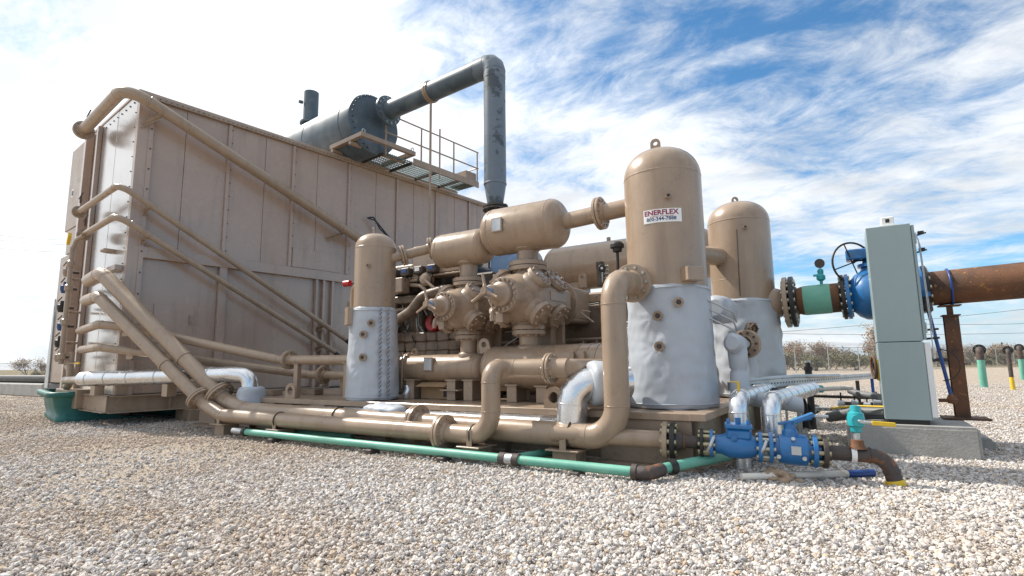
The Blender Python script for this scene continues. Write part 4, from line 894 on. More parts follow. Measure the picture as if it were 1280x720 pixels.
MB().obox((-5.85, EY-.1, 2.86), (1, 0, .02), (0, 1, 0), (.62, .12, .27), .02).build('intake_plenum', TANM, en)
MB().box(-6.45, -5.2, EY-.25, EY-.02, 2.55, 2.58, .005).build('plenum_ledge', TANM, en)
MB().tube([(-6.95, EY-.3, 1.55), (-6.75, EY-.35, 1.8), (-6.35, EY-.38, 1.95), (-6.1, EY-.36, 2.2), (-5.7, EY-.25, 2.3)], .085, .25, 16).build('coolant_hose', ENG, en)
MB().tube([(-6.55, EY-.2, 2.45), (-6.2, EY-.3, 2.4), (-5.95, EY-.3, 2.2), (-5.6, EY-.2, 2.15)], .035, .15, 10).tube([(-6.55, EY-.2, 2.52), (-6.1, EY-.33, 2.5), (-5.85, EY-.33, 2.3), (-5.3, EY-.2, 2.25)], .03, .15, 10).build('oil_line', TANM, en)
MB().lathe((-6.1, EY-.2, 2.5), (0, -1, 0), [(0, .12), (.1, .12), (.15, .08), (.16, .001)], 18).build('sensor_cap', TANM, en)
MB().lathe((-6.12, EY+.13, 1.76), (0, -1, 0), [(0, .14), (.22, .14), (.25, .12), (.25, .001)], 22).build('red_cover', RED, en)
w = MB()
for i in range(16):
    z = 1.5+.035*i; w.torus((-7.1, EY-.25, z), (0, 0, 1), .075, .02, 14, 6)
w.build('flexible_bellows', DARK, en)
MB().cyl((-7.1, EY-.25, 1.4), (-7.1, EY-.25, 2.2), .06, n=12).build('fuel_riser', DARK, en)
MB().tube([(-7.35, EY-.4, 1.67), (-6.95, EY-.4, 1.67)], .03, n=8).tube([(-7.0, EY-.4, 1.66), (-7.0, EY-.4, 1.52)], .02, n=8).build('hose_bib', GALV, en)
rt = random.Random(21)
for i in range(7):       # lagging blocks on the crankcase flank
    for j in range(3):
        x = -7.15+.25*i+rt.uniform(-.02, .02); z = 1.20+.17*j
        MB().obox((x, EY-.02+rt.uniform(-.03, .02), z), (1, rt.uniform(-.1, .1), rt.uniform(-.08, .08)), (0, 1, rt.uniform(-.1, .1)), (rt.uniform(.115, .14), .05, rt.uniform(.08, .1)), .03).build('lagging_block', ENG, en)
for i in range(5):       # ignition coils with pale tags
    x = -7.15+.3*i; cb2 = MB().box(x-.1, x+.1, EY-.34, EY-.1, 2.60, 2.74, .02).build('ignition_coil', DARK, en); MB().obox((x, EY-.345, 2.68), (1, 0, 0), (0, 0, 1), (.05, .03, .003), 0).build('coil_tag', WHITE if i % 2 else PIPEBLUE, cb2)
    MB().tube([(x, EY-.3, 2.6), (x+.03, EY-.35, 2.5), (x-.05, EY-.25, 2.35)], .012, .05, 6).build('coil_lead', BLACK, cb2)
for i in range(9): MB().tube([(-7.2+.22*i, EY-.12, 2.12), (-7.15+.22*i, EY-.17, 1.95), (-7.22+.22*i, EY-.1, 1.72)], rt.uniform(.01, .028), .06, 7).build('oil_line', rt.choice((TANM, DARK, ENG, GALV)), en)
for z, x0, x1 in ((1.08, -7.4, -5.4), (1.0, -7.4, -5.6), (2.02, -7.2, -5.3)): MB().tube([(x0, EY-.2, z), (x1, EY-.2, z)], .035, n=10).build('header_line', ENG, en)
rnd = random.Random(4)
for k in range(46):      # ignition harness, tubing and brackets along the flank
    x = rnd.uniform(-7.2, -5.4); z = rnd.uniform(1.25, 2.2); l = rnd.uniform(.1, .45)
    MB().tube([(x, EY+rnd.uniform(-.05, .1), z), (x+rnd.uniform(-.1, .1), EY+rnd.uniform(-.12, .1), z-l*.5), (x+l*rnd.uniform(-.6, .6), EY+rnd.uniform(0, .1), z-l)], rnd.uniform(.008, .022), .06, 6).build('wiring', rnd.choice((DARK, BLACK, TANM, GALV)), en)
MB().box(-5.15, -4.55, 7.55, 7.95, 2.42, 2.98, .03).build('blue_blanket', BLUEW, en); MB().cyl((-4.55, 7.75, 2.7), (-4.3, 7.75, 2.72), .17, n=18).build('turbo_end', GALV, en)
MB().cyl((-6.2, 8.3, 2.2), (-4.6, 8.0, 2.6), .25, n=20).build('exhaust_manifold', DARK, en)
MB().box(-5.2, -4.7, 7.0, 7.4, 2.2, 2.5, .03).build('lube_filter', DARK, en)
bx = thing('cardboard_box', 'open brown cardboard box on the deck under the smaller discharge bottle', 'box', (-5.3, 6.55, DZ))
MB().box(-5.62, -5.02, 6.38, 6.75, DZ, DZ+.2, .004).build('carton', CARD, bx)
MB().obox((-5.32, 6.31, DZ+.215), (1, 0, 0), (0, .9, .3), (.27, .09, .004), 0).build('flap', CARD, bx); MB().obox((-4.98, 6.55, DZ+.17), (.5, 0, -.6), (0, 1, 0), (.09, .18, .004), 0).build('flap', CARD, bx)
MB().box(-5.18, -5.08, 6.375, 6.379, DZ+.03, DZ+.16, 0).build('print_patch', BLACK, bx)
rg = thing('crumpled_sheet', 'crumpled silver sheet stuffed beside the cardboard box', 'sheet', (-5.72, 6.2, DZ))
blanket('sheet_body', [((-5.73+.02*sin(z*30), 6.2, z), (0, .1, 1), r, 1.) for z, r in ((DZ+.005, .05), (DZ+.06, .07), (DZ+.14, .055), (DZ+.2, .02))], ALU, rg, .05, 14, 12)

# ------------------------------------------------------------------ exhaust and muffler
ex = thing('exhaust_pipe', 'tall blue grey exhaust pipe rising from the engine and bending left to the muffler', 'exhaust', (-6.55, 9.45, 3.3))
S_ = Vector((-6.36, 9.57, 0)); EZ = 7.78; IN = Vector((-10.1, 9.92, 7.76)); er_ = .245
MB().lathe((S_.x, S_.y, 0), (0, 0, 1), [(4.45, .165), (4.95, er_), (7.45, er_)], 32).lathe((S_.x, S_.y, 0), (0, 0, 1), [(4.93, er_+.001), (4.94, er_+.008), (4.96, er_+.008), (4.97, er_+.001)], 32).build('stack_wall', EXH2, ex)
MB().lathe((S_.x, S_.y, 0), (0, 0, 1), [(3.0, .165), (4.36, .165), (4.36, .28), (4.40, .28), (4.40, .17), (4.42, .17), (4.42, .28), (4.46, .28), (4.46, .165)], 28).hexr((S_.x, S_.y, 4.41), (0, 0, 1), .235, 10, .022, .16).build('bellows_flange', DARK, ex)
# mitred elbow: three straight cuts
HD = Vector((IN.x-S_.x, IN.y-S_.y, 0)).normalized(); A0, A1, A2, A3 = Vector((S_.x, S_.y, 7.40)), Vector((S_.x, S_.y, 7.62)), Vector((S_.x, S_.y, EZ))+HD*.18, Vector((S_.x, S_.y, EZ))+HD*.5
MB().tube([A0, Vector((S_.x, S_.y, EZ)), A3], er_*1.02, .34, 32, k=3, weld=.004).build('mitre_elbow', EXH2, ex)
MB().tube([A3-HD*.24, IN], er_*.99, n=32).build('horizontal_run', EXH, ex)
dI = (IN-A3).normalized(); cB = A3.lerp(IN, .47)
MB().lathe(cB-dI*.06, dI, [(0, er_), (.0, er_+.018), (.05, er_+.018), (.05, er_+.03), (.08, er_+.03), (.08, er_+.018), (.13, er_+.018), (.13, er_)], 32).build('slip_band', TAN, ex)
sp = MB().tube([cB-Vector((0, 0, er_)), Vector((cB.x, cB.y, 3.5))], .03, n=10).build('support_post', TAN, ex); MB().tube([cB+Vector((.09, .25, -.9)), Vector((cB.x+.09, cB.y+.25, 5.6))], .02, n=8).build('support_post', TAN, ex)
flange(ex, IN+dI*-.12, dI, .40, er_, .03, 14, EXH, ZINC, br=.03)
mu = thing('muffler', 'large dark grey cylindrical muffler lying on the cooler roof with a short stack', 'muffler', (-11.9, 10.1, ZT))
ax_ = (XC.to_3x3() @ Vector((-1, 0, 0))).normalized(); MC = Vector((-10.32, 9.74, 7.40)); MR = .81
MB().lathe(MC, ax_, [(0, .01), (0, MR-.03), (.012, MR-.012), (.06, MR), (.5, MR), (3.4, MR), (3.4, .01)], 64).build('drum', EXH, mu)
MB().lathe(MC+ax_*.45, ax_, [(0, MR), (0, MR+.01), (.05, MR+.01), (.05, MR)], 64).lathe(MC+ax_*2.2, ax_, [(0, MR), (0, MR+.008), (.03, MR+.008), (.03, MR)], 64).build('band', EXH, mu)
w = MB(); cc = MC-ax_*.012
for k in range(14): w.cyl(MC+Vector((0, sin(-2.9+.2*k)*(MR-.06), -cos(-2.9+.2*k)*(MR-.06)))-ax_*.02, MC+Vector((0, sin(-2.9+.2*k)*(MR-.06), -cos(-2.9+.2*k)*(MR-.06)))+ax_*.01, .02, n=6)
w.build('rim_bolts', BLACK, mu)
SP = MC+ax_*3.1+Vector((0, -.05, 0)); 
st_ = MB().lathe((SP.x, SP.y, 0), (0, 0, 1), [(7.9, .215), (9.32, .215), (9.32, .195), (7.95, .195)], 32).build('short_stack', EXH, mu); MB().lathe((SP.x, SP.y, 0), (0, 0, 1), [(8.30, .216), (8.30, .30), (8.36, .30), (8.36, .216)], 28).build('stack_flange', EXH, st_)
MB().cyl((SP.x-.1, SP.y-.22, 8.95), (SP.x-.14, SP.y-.33, 8.95), .05, n=10).build('stack_plug', EXH, st_)
for a in (-.05, .75): M2().box(a-.05, a+.05, 4.4, 6.2, ZT+.04, ZT+.14, .01).build('saddle_beam', TAN, mu)
for b in (4.45, 6.13): M2().box(-.15, 1.25, b-.055, b+.055, ZT+.14, ZT+.26, .008).build('frame_rail', TAN, mu)
M2().box(1.14, 1.25, 4.507, 6.073, ZT+.141, ZT+.259, .008).build('frame_rail', TAN, mu)
for b in (4.5, 6.1): M2().torus((1.2, b, ZT+.31), (1, 0, 0), .045, .014, 14, 6).build('eye_bolt', GALV, mu)
for b in (4.8, 5.6): M2().box(.5, .6, b-.02, b+.02, ZT+.14, ZT+.5, .004).build('strap_bracket', BLACK, mu)

# ------------------------------------------------------------------ horizontal tank behind
tk = bottle('storage_tank', 'long horizontal tan tank lying behind the compressor and tall vessel', -5.35, -1.9, 10.0, 2.98, .46)
tk['category'] = 'tank'; tk['label'] = 'long horizontal tan tank lying behind the compressor and tall vessel'
for x in (-4.6, -2.2): MB().box(x-.1, x+.1, 9.7, 10.3, DZ, 2.65, .01).build('leg', TAN, tk)
MB().cyl((-3.95, 10.0, 3.42), (-3.95, 10.0, 3.52), .04, n=10).build('vent_plug', TAN, tk)

# ------------------------------------------------------------------ suction header to the right
HY = 8.5
sh = thing('header_spool', 'mint painted pipe spool with rusty ends between vessel flange and blue valve', 'pipe', (-.5, HY, 1.6))
h0 = lambda x: Vector((x, HY, 1.865+.035*(x+.72)))
hx = Vector((1, 0, .035)).normalized()
MB().lathe(h0(-1.0), hx, [(0, .26), (.12, .22), (.25, .17)], 32).build('vessel_nozzle', TAN, sh)
flange(sh, h0(-.70), hx, .355, .19, .055, 16, TAN, ZINC, gap=.012, m2=BLACK)
MB().lathe(h0(-.63), hx, [(0, .17), (.08, .195), (.10, .198)], 36).build('rusty_end', RUST, sh)
MB().lathe(h0(-.53), hx, [(0, .199), (.02, .203), (.31, .203), (.33, .199)], 36).build('mint_coating', MINT, sh)
MB().lathe(h0(-.20), hx, [(0, .198), (.12, .196)], 36).build('rusty_end', RUST, sh)
MB().tube([h0(-.30)+Vector((0, 0, .2)), h0(-.30)+Vector((0, 0, .42))], .02, n=10).build('gauge_stem', TEAL, sh)
gv = MB().lathe(h0(-.30)+Vector((0, 0, .25)), (0, 0, 1), [(0, .03), (.02, .055), (.07, .055), (.09, .035), (.14, .04), (.16, .03)], 12).obox(h0(-.33)+Vector((0, -.01, .33)), (1, 0, 0), (0, 1, 0), (.06, .015, .015)).build('gauge_valve', TEAL, sh)
MB().lathe(h0(-.30)+Vector((0, -.02, .49)), (0, -1, 0), [(-.03, .001), (-.03, .062), (.02, .062), (.02, .001)], 20).build('gauge', RUSTD, sh)
bv = thing('gate_valve', 'big blue valve with black handwheel behind the grey cabinet', 'valve', (.4, HY, 1.5))
flange(bv, h0(-.03), hx, .30, .19, .045, 14, BLACK, ZINC, m2=BLUE)
MB().lathe(h0(.0), hx, [(0, .20), (.05, .22), (.10, .28), (.18, .325), (.28, .335), (.45, .335), (.60, .32), (.72, .275), (.78, .22)], 40).build('body', BLUE, bv)
flange(bv, h0(.80), hx, .30, .19, .045, 14, BLUE, ZINC, m2=BLACK)
c = h0(.30); MB().lathe(c, (0, 0, 1), [(.28, .15), (.36, .13), (.36, .17), (.40, .17), (.40, .12), (.46, .1), (.46, .14), (.5, .14), (.5, .01)], 24).obox(c+Vector((-.14, -.02, .53)), (1, 0, 0), (0, 1, 0), (.15, .12, .07), .015).build('bonnet', BLUE, bv)
hw_ = MB().torus(c+Vector((-.22, -.12, .42)), (.55, -.8, 0), .27, .013, 36, 8).build('handwheel', BLACK, bv)
sp_ = MB(); hc = c+Vector((-.22, -.12, .42))
for k in range(4):
    a = radians(20+90*k); e1 = Vector((.8, .55, 0)).normalized(); sp_.tube([hc, hc+(e1*cos(a)+Vector((0, 0, 1))*sin(a))*.27], .009, n=6)
sp_.build('spoke', BLACK, hw_); MB().cyl(hc, c+Vector((-.12, -.04, .5)), .02, n=8).build('stem', BLACK, bv)
rp = thing('rusty_header', 'thick rusty brown pipe leaving the frame at right on a rusty post', 'pipe', (1.02, HY, .36))
MB().lathe(h0(.86), hx, [(0, .205), (.02, .212), (3.6, .212), (3.6, .01)], 40).build('pipe_wall', RUST, rp)
MB().torus(h0(1.06), hx, .222, .013, 36, 8).build('u_bolt', PIPEBLUE, rp)
PX = 1.04
MB().box(PX-.07, PX+.07, HY-.075, HY-.063, .36, 1.57, 0).box(PX-.07, PX+.07, HY+.063, HY+.075, .36, 1.57, 0).box(PX-.005, PX+.005, HY-.063, HY+.063, .36, 1.57, 0).build('post', RUST, rp)
MB().box(PX-.09, PX+.09, HY-.1, HY+.1, 1.57, 1.585).box(PX-.03, PX+.03, HY-.03, HY+.03, 1.585, 1.69).box(PX-.11, PX+.11, HY-.1, HY+.1, 1.69, 1.705).build('saddle', RUST, rp)
MB().box(PX-.2, PX+.24, HY-.2, HY+.2, .338, .36).build('base_plate', RUST, rp)
MB().box(.66, PX-.071, HY-.06, HY-.02, 1.02, 1.06).build('side_arm', RUSTD, rp)
sv_ = MB().tube([(.80, HY-.3, 1.64), (.92, HY-.3, .62)], .02, n=10).build('blue_conduit', PIPEBLUE, rp)
MB().lathe((.925, HY-.3, .58), (0, 0, 1), [(-.05, .001), (-.04, .045), (0, .055), (.04, .04), (.06, .025)], 14).cyl((.80, HY-.3, .57), (.92, HY-.3, .57), .022, n=10).build('conduit_elbow', RUST, rp)
MB().cyl((.80, HY-.3, 1.62), (.795, HY-.3, 1.72), .05, n=12).cyl((.795, HY-.3, 1.72), (.79, HY-.3, 1.80), .035, n=12).build('union', RUSTD, rp); MB().lathe((.79, HY-.3, 1.80), (0, 0, 1), [(0, .05), (.02, .055), (.05, .055), (.06, .03)], 12).build('blue_cap', BLUE, rp)
lp = MB().torus((.86, HY-.35, .98), (.2, -1, 0), .18, .006, 30, 6, -.5*pi, .5*pi).build('cable_loop', BLACK, rp)

# ------------------------------------------------------------------ grey cabinet on concrete
pl_ = thing('concrete_plinth', 'worn grey concrete block under the control cabinet', 'concrete block', (.45, 8.2, 0))
def rough_block(x0, x1, y0, y1, z1, seed):
    bm = bmesh.new(); bmesh.ops.create_cube(bm, size=1)
    for v in bm.verts: v.co = Vector((x0 if v.co.x < 0 else x1, y0 if v.co.y < 0 else y1, -.02 if v.co.z < 0 else z1))
    bmesh.ops.bevel(bm, geom=bm.edges[:], offset=.03, segments=2, affect='EDGES'); bmesh.ops.subdivide_edges(bm, edges=bm.edges[:], cuts=5, use_grid_fill=True)
    for v in bm.verts: v.co += Vector((noise.noise(v.co*3+Vector((seed, 0, 0))), noise.noise(v.co*3+Vector((0, seed, 0))), .4*noise.noise(v.co*3)))*.012
    mb = MB(); bm.verts.ensure_lookup_table(); mb.add([v.co.copy() for v in bm.verts], [tuple(v.index for v in f.verts) for f in bm.faces], False); bm.free(); return mb
rough_block(-.14, 1.05, 7.45, 8.75, .335, 2).build('block', CONC, pl_)
sl2 = thing('concrete_pad', 'low concrete pad beside the rusty post foot', 'concrete pad', (1.15, 8.9, 0)); rough_block(.95, 1.3, 8.4, 9.3, .12, 7).build('block', CONC, sl2)
cb_ = thing('control_cabinet', 'tall grey green steel control cabinet on a concrete block', 'cabinet', (.445, 7.9, .335))
CX0, CX1, CY0, CY1, CZ0, CZ1 = .235, .665, 7.58, 8.20, .385, 2.60
MB().box(CX0+.03, CX1-.02, CY0+.03, CY1-.03, .336, CZ0, 0).build('base_frame', BLACK, cb_)
MB().box(CX0, CX1, CY0, CY1, CZ0, 1.245, .006).build('lower_shell', GREY, cb_); MB().box(CX0, CX1, CY0, CY1, 1.251, CZ1, .006).build('upper_shell', GREY, cb_)
MB().box(CX1+.004, CX1+.035, CY0+.012, CY1-.01, 1.27, CZ1-.02, .006).build('upper_door', GREY, cb_); MB().box(CX1+.004, CX1+.06, CY0+.012, CY1-.01, CZ0+.03, 1.235, .006).build('lower_door', WHITE, cb_)
MB().obox(((CX0+CX1)/2+.01, CY0+.1, CZ1+.06), (1, 0, 0), (0, 1, 0), (.065, .06, .055), .01).obox(((CX0+CX1)/2+.01, CY0+.1, CZ1+.005), (1, 0, 0), (0, 1, 0), (.085, .085, .006), .001).build('top_hood', WHITE, cb_)
MB().obox(((CX0+CX1)/2+.01, CY0+.0385, CZ1+.065), (1, 0, 0), (0, 0, 1), (.02, .022, .002), 0).build('hood_opening', BLACK, cb_)
for z, l in ((2.50, .13), (2.30, .12)): MB().obox((CX1+.035+l*.5, CY0+.25, z), (1, 0, .25), (0, 1, 0), (l*.5, .012, .008), .002).obox((CX1+.035+l*.6, CY0+.25, z+.02), (1, 0, 0), (0, 1, 0), (.03, .02, .02), .004).build('latch_handle', BLACK, cb_)
for z in (2.42, 1.40): MB().box(CX1+.036, CX1+.05, CY0+.02, CY0+.04, z-.06, z+.06).build('hinge', GALV, cb_)
w = MB().tube([(CX1+.07, CY0+.1, 2.42), (CX1+.09, CY0+.12, 1.5), (CX1+.09, CY0+.12, 1.05)], .006, .1, 6).tube([(CX1+.05, CY0+.1, 2.5), (CX1+.08, CY0+.1, 2.35), (CX1+.11, CY0+.15, 1.3)], .005, .1, 6); w.build('cable', GALV, cb_)
for z in (1.38, 1.28): MB().cyl((CX1+.04, CY0+.2, z), (CX1+.17, CY0+.22, z+.01), .012, n=8).build('latch_handle', BLACK, cb_)
cl_ = thing('hose_coil', 'coil of green and yellow hose hanging on the back of the cabinet', 'hose', (.20, 7.9, 1.0))
for k, (m, R) in enumerate(((YELLOW, .11), (MINT, .09), (BLACK, .075), (RUST, .125))): MB().torus((.222-.012*k, 7.85, .93+.01*k), (1, .15, 0), R, .016, 26, 8).build('hose_loop', m, cl_)
for k, (y, z, m) in enumerate(((7.7, .46, 0), (7.82, .40, 1))):
    solo(MB().tube([(-.35, y+.5, z-.12+.02*k), (-.05, y+.2, z-.02), (.25, y, z)], .045, .2, 12).build('conduit', GREYC), ('upper' if k == 0 else 'lower')+' thick grey flexible conduit entering the foot of the cabinet', 'conduit')
solo(MB().tube([(-.3, 7.95, .46), (-.02, 7.75, .51), (.24, 7.65, .515)], .012, .2, 8).build('cable', YELLOW), 'thin yellow cable over the grey conduits at the cabinet foot', 'cable')

# ------------------------------------------------------------------ discharge valve train
_p = Matrix.Translation((-1.6, 5.35, .31))
MB.base = _p @ Matrix.Rotation(radians(11), 4, 'Z') @ Matrix.Rotation(radians(2.2), 4, 'Y') @ _p.inverted()
VY, VZ = 5.35, .31
vt_ = thing('discharge_pipe', 'tan pipe from under the skid corner ending in a heavy black bolted flange', 'pipe', (-2.1, VY, .1))
MB().cyl((-2.75, VY+.02, VZ-.02), (-1.66, VY, VZ), .082).build('pipe_wall', TAN, vt_)
flange(vt_, (-1.575, VY, VZ), (1, 0, 0), .172, .085, .045, 8, TAN, YZINC, gap=.012, br=.026, m2=BLACK)
sp1 = thing('rusty_spool', 'short rusty reducer spool between black flanges beside the blue valves', 'pipe', (-1.4, VY, .15))
MB().lathe((-1.515, VY, VZ), (1, 0, 0), [(0, .10), (.04, .085), (.10, .062), (.24, .058)], 24).build('reducer', RUSTD, sp1)
MB().lathe((-1.44, VY, VZ), (1, 0, 0), [(0, .0825), (.015, .075)], 24).build('red_mark', RUST, sp1)
flange(sp1, (-1.235, VY, VZ), (1, 0, 0), .128, .06, .03, 8, BLACK, YZINC, gap=.028, br=.02, m2=BLUE)
ck = thing('check_valve', 'blue check valve with square bolted bonnet, left one of the two blue ground valves', 'valve', (-1.0, VY, .15))
MB().lathe((-1.16, VY, VZ), (1, 0, 0), [(0, .085), (.06, .09), (.12, .115), (.22, .12), (.30, .105), (.36, .085), (.40, .08)], 28).build('body', BLUE, ck)
bn = MB().box(-1.065, -.85, VY-.105, VY+.105, VZ+.06, VZ+.155, .02).box(-1.075, -.84, VY-.115, VY+.115, VZ+.155, VZ+.195, .01).build('bonnet', BLUE, ck)
w = MB()
for dx in (-.085, .085): 
    for dy in (-.085, .085): w.cyl((-.957+dx, VY+dy, VZ+.19), (-.957+dx, VY+dy, VZ+.225), .018, n=6)
w.build('bolt_ring', BLUE, bn); MB().cyl((-.96, VY, VZ+.19), (-.96, VY, VZ+.25), .025, n=12).build('plug', BLUE, bn)
MB().lathe((-1.0, VY-.105, VZ+.08), (0, -1, 0), [(0, .028), (.02, .028), (.02, .015), (.03, .015), (.03, .001)], 12).build('side_plug', BLUE, ck)
for x in (-1.20, -.76): MB().tube([(x-.03, VY-.10, VZ-.06), (x, VY-.13, VZ+.0), (x+.03, VY-.10, VZ+.07)], .016, .02, 8).build('bonding_clamp', GALV, ck)
flange(ck, (-.735, VY, VZ), (1, 0, 0), .135, .07, .035, 8, BLUE, ZINC, gap=.026, br=.02, m2=BLUE)
bl = thing('ball_valve', 'blue ball valve with small data plate, right one of the two blue ground valves', 'valve', (-.52, VY, .15))
MB().lathe((-.665, VY, VZ), (1, 0, 0), [(0, .085), (.04, .09), (.04, .125), (.09, .135), (.21, .14), (.26, .135), (.26, .10), (.31, .10), (.31, .085), (.37, .085)], 12).build('body', BLUE, bl)
MB().lathe((-.53, VY, VZ+.1), (0, 0, 1), [(0, .07), (.06, .065), (.08, .05), (.12, .05), (.12, .03), (.15, .03), (.15, .001)], 20).build('stem_neck', BLUE, bl)
MB().obox((-.49, VY, VZ+.25), (1, 0, .25), (0, 1, 0), (.14, .025, .012), .004).obox((-.42, VY, VZ+.28), (1, 0, .45), (0, 1, 0), (.09, .045, .02), .006).build('lever', BLUE, bl)
MB().tube([(-.36, VY, VZ+.3), (-.22, VY+.05, VZ+.3)], .014, n=8).build('lever_end', GALV, bl)
MB().obox((-.50, VY-.141, VZ+.01), (1, 0, 0), (0, 0, 1), (.038, .036, .003), 0).build('data_plate', GALV, bl)
for dx in (-.11, .09): MB().cyl((-.53+dx, VY-.14, VZ-.05), (-.53+dx, VY-.16, VZ-.05), .018, n=10).build('grease_plug', GALV, bl)
MB().cyl((-.52, VY-.10, VZ+.09), (-.52, VY-.135, VZ+.11), .016, n=10).build('grease_plug', GALV, bl)
flange(bl, (-.305, VY, VZ), (1, 0, 0), .14, .07, .038, 8, BLUE, YZINC, gap=.02, br=.022, m2=RUSTD)
rz = thing('outlet_pipe', 'dark rusty pipe with teal branch valve bending down into the gravel', 'pipe', (0, VY, 0))
MB().tube([(-.26, VY, VZ), (.20, VY+.02, VZ-.005), (.29, VY+.02, -.05)], .062, .16, 22, weld=.006).build('pipe_wall', RUSTD, rz)
MB().lathe((-.015, VY, VZ+.05), (0, 0, 1), [(0, .075), (.03, .055), (.07, .05), (.075, .03)], 16).build('branch_boss', RUST, rz)
MB().cyl((-.015, VY, VZ+.11), (-.015, VY, VZ+.20), .026, n=12).build('nipple', GALV, rz)
MB().lathe((-.015, VY, VZ+.18), (0, 0, 1), [(0, .03), (.01, .045), (.05, .05), (.06, .065), (.12, .07), (.17, .06), (.18, .045), (.23, .04), (.235, .001)], 8).cyl((-.015, VY+.05, VZ+.29), (-.015, VY-.08, VZ+.29), .05, n=8).build('branch_valve', TEAL, rz)
lv = MB().tube([(-.015, VY-.085, VZ+.29), (.03, VY-.11, VZ+.285), (.20, VY-.115, VZ+.275)], .010, .02, 8).obox((.05, VY-.11, VZ+.285), (1, 0, -.03), (0, 0, 1), (.06, .014, .004), .001).build('lever', GALV, rz); MB().obox((.16, VY-.115, VZ+.278), (1, 0, -.03), (0, 0, 1), (.085, .018, .010), .004).build('yellow_grip', YELLOW, rz)
MB().lathe(Vector((.20, VY+.02, VZ-.005)).lerp(Vector((.29, VY+.02, -.05)), .52), Vector((.09, 0, -.36)), [(0, .064), (.005, .073), (.045, .075), (.05, .064)], 20).build('yellow_tape', YELLOW, rz); MB().lathe((-.07, VY, VZ), (1, 0, .0), [(0, .069), (.002, .0715), (.04, .0715), (.042, .069)], 20).build('tape_tag', WHITE, rz)
MB.base = None
pv = thing('plastic_pipe', 'muddy white plastic pipe on the gravel with a blue end cap', 'pipe', (-.5, 5.55, 0))
MB().tube([(-.93, 5.27, .045), (-.5, 5.56, .05), (-.13, 5.82, .052)], .031, .2, 14).build('pipe_wall', OFFW, pv); MB().tube([(-.14, 5.813, .052), (.06, 5.955, .056)], .032, n=14).build('blue_end', PIPEBLUE, pv)
md = thing('mud_clump', 'clump of dried brown mud on the white plastic pipe', 'mud', (-.62, 5.45, 0))
blob('clump', (-.66, 5.44, .045), (.14, .06, .05), .06, 14, SOIL, md); blob('crumb', (-.52, 5.45, .02), (.07, .04, .02), .03, 20, SOIL, md, 3)

# silver clad pipes at the right end of the skid
for k, (x, y0, z, y1, x1, zb, lb) in enumerate(((-1.02, 5.85, .68, 7.9, -.98, .02, 'silver clad pipe dropping behind the blue check valve, left of two'), (-.74, 5.98, .66, 8.6, -.52, .3, 'silver clad pipe dropping behind the blue ball valve, right of two'))):
    t = thing('insulated_pipe', lb, 'pipe', (x, y0, 0))
    pts = [(x, y0, zb), (x, y0, z), (x1, y1, z+.01)]
    MB().tube(pts, .088, .13, 22, weld=.005).build('cladding', ALU, t)
    q = MB()
    for f in (.12, .26, .4, .56, .72, .88):
        c = Vector(pts[1]).lerp(Vector(pts[2]), f); MB().lathe(c, Vector(pts[2])-Vector(pts[1]), [(0, .088), (.003, .0915), (.018, .0915), (.021, .088)], 22).build('band', GALV, t)
    if k == 0:
        MB().tube([(x, y0+.1, z+.08), (x, y0+.1, z+.16)], .014, n=8).obox((x-.03, y0+.1, z+.165), (1, 0, 0), (0, 1, 0), (.045, .012, .006), .002).build('yellow_lever', YELLOW, t)
    else:
        tv = MB().tube([(x1, y1, z), (x1+.45, y1+.55, z)], .03, n=10).build('stub_line', OFFW, t)
        MB().obox((x1+.03, y1+.1, z), (1, .8, 0), (-.8, 1, 0), (.1, .05, .05), .02).build('teal_valve', TEAL, tv)
# jacketed branch piping between the two vessels
jb_ = thing('jacketed_branch', 'cluster of grey jacketed branch pipes between the two large vessels', 'pipe', (-1.2, 7.2, DZ))
blanket('jacket_drum', [((-1.43, 7.4+y, 1.72), (.2, 1, 0), r, .8) for y, r in ((-.35, .1), (-.33, .165), (-.1, .185), (.3, .18), (.4, .16))], JACK, jb_, .03, 28, 5)
blanket('jacket_sleeve', [((-1.12, 6.55+y, 1.25), (.2, 1, 0), r, .8) for y, r in ((-.25, .07), (-.2, .11), (.1, .115), (.25, .105))], JACK, jb_, .03, 24, 6)
blanket('jacket_riser', [((-1.1, 6.5, z), (0, 0, 1), r, .8) for z, r in ((1.3, .09), (1.15, .10), (.98, .095), (.96, .08), (.93, .1), (.75, .10), (.62, .085))], JACK, jb_, .03, 24, 8)
flange(jb_, (-1.06, 6.88, 1.25), (.25, 1, 0), .165, .085, .03, 10, TAN, RUSTD)
blanket('jacket_riser', [((-1.12, 7.45, z), (0, 0, 1), r, .8) for z, r in ((1.45, .06), (1.4, .1), (1.15, .1), (1.12, .08), (.95, .1), (.7, .09), (.6, .09))], JACK, jb_, .03, 22, 8)
flange(jb_, (-1.06, 7.35, 1.45), (.6, -.5, 0), .09, .05, .02, 6, TAN, DARK)
for z in (1.6, 1.5, 1.4): MB().tube([(-1.36, 6.25, z+.15), (-1.12, 6.5, z), (-1.12, 6.7, z-.1)], .01, .1, 6).build('tubing', GALV, jb_)
blanket('wrapped_elbow', [((-1.08+.14*q, 6.5+.05*q, .66-.02*q), (1, .3, 0), .085, .6) for q in range(5)], JACK, jb_, .025, 18, 9)
MB().box(-.95, -.82, 7.5, 7.62, .62, .72, .02).build('black_box', BLACK, jb_)
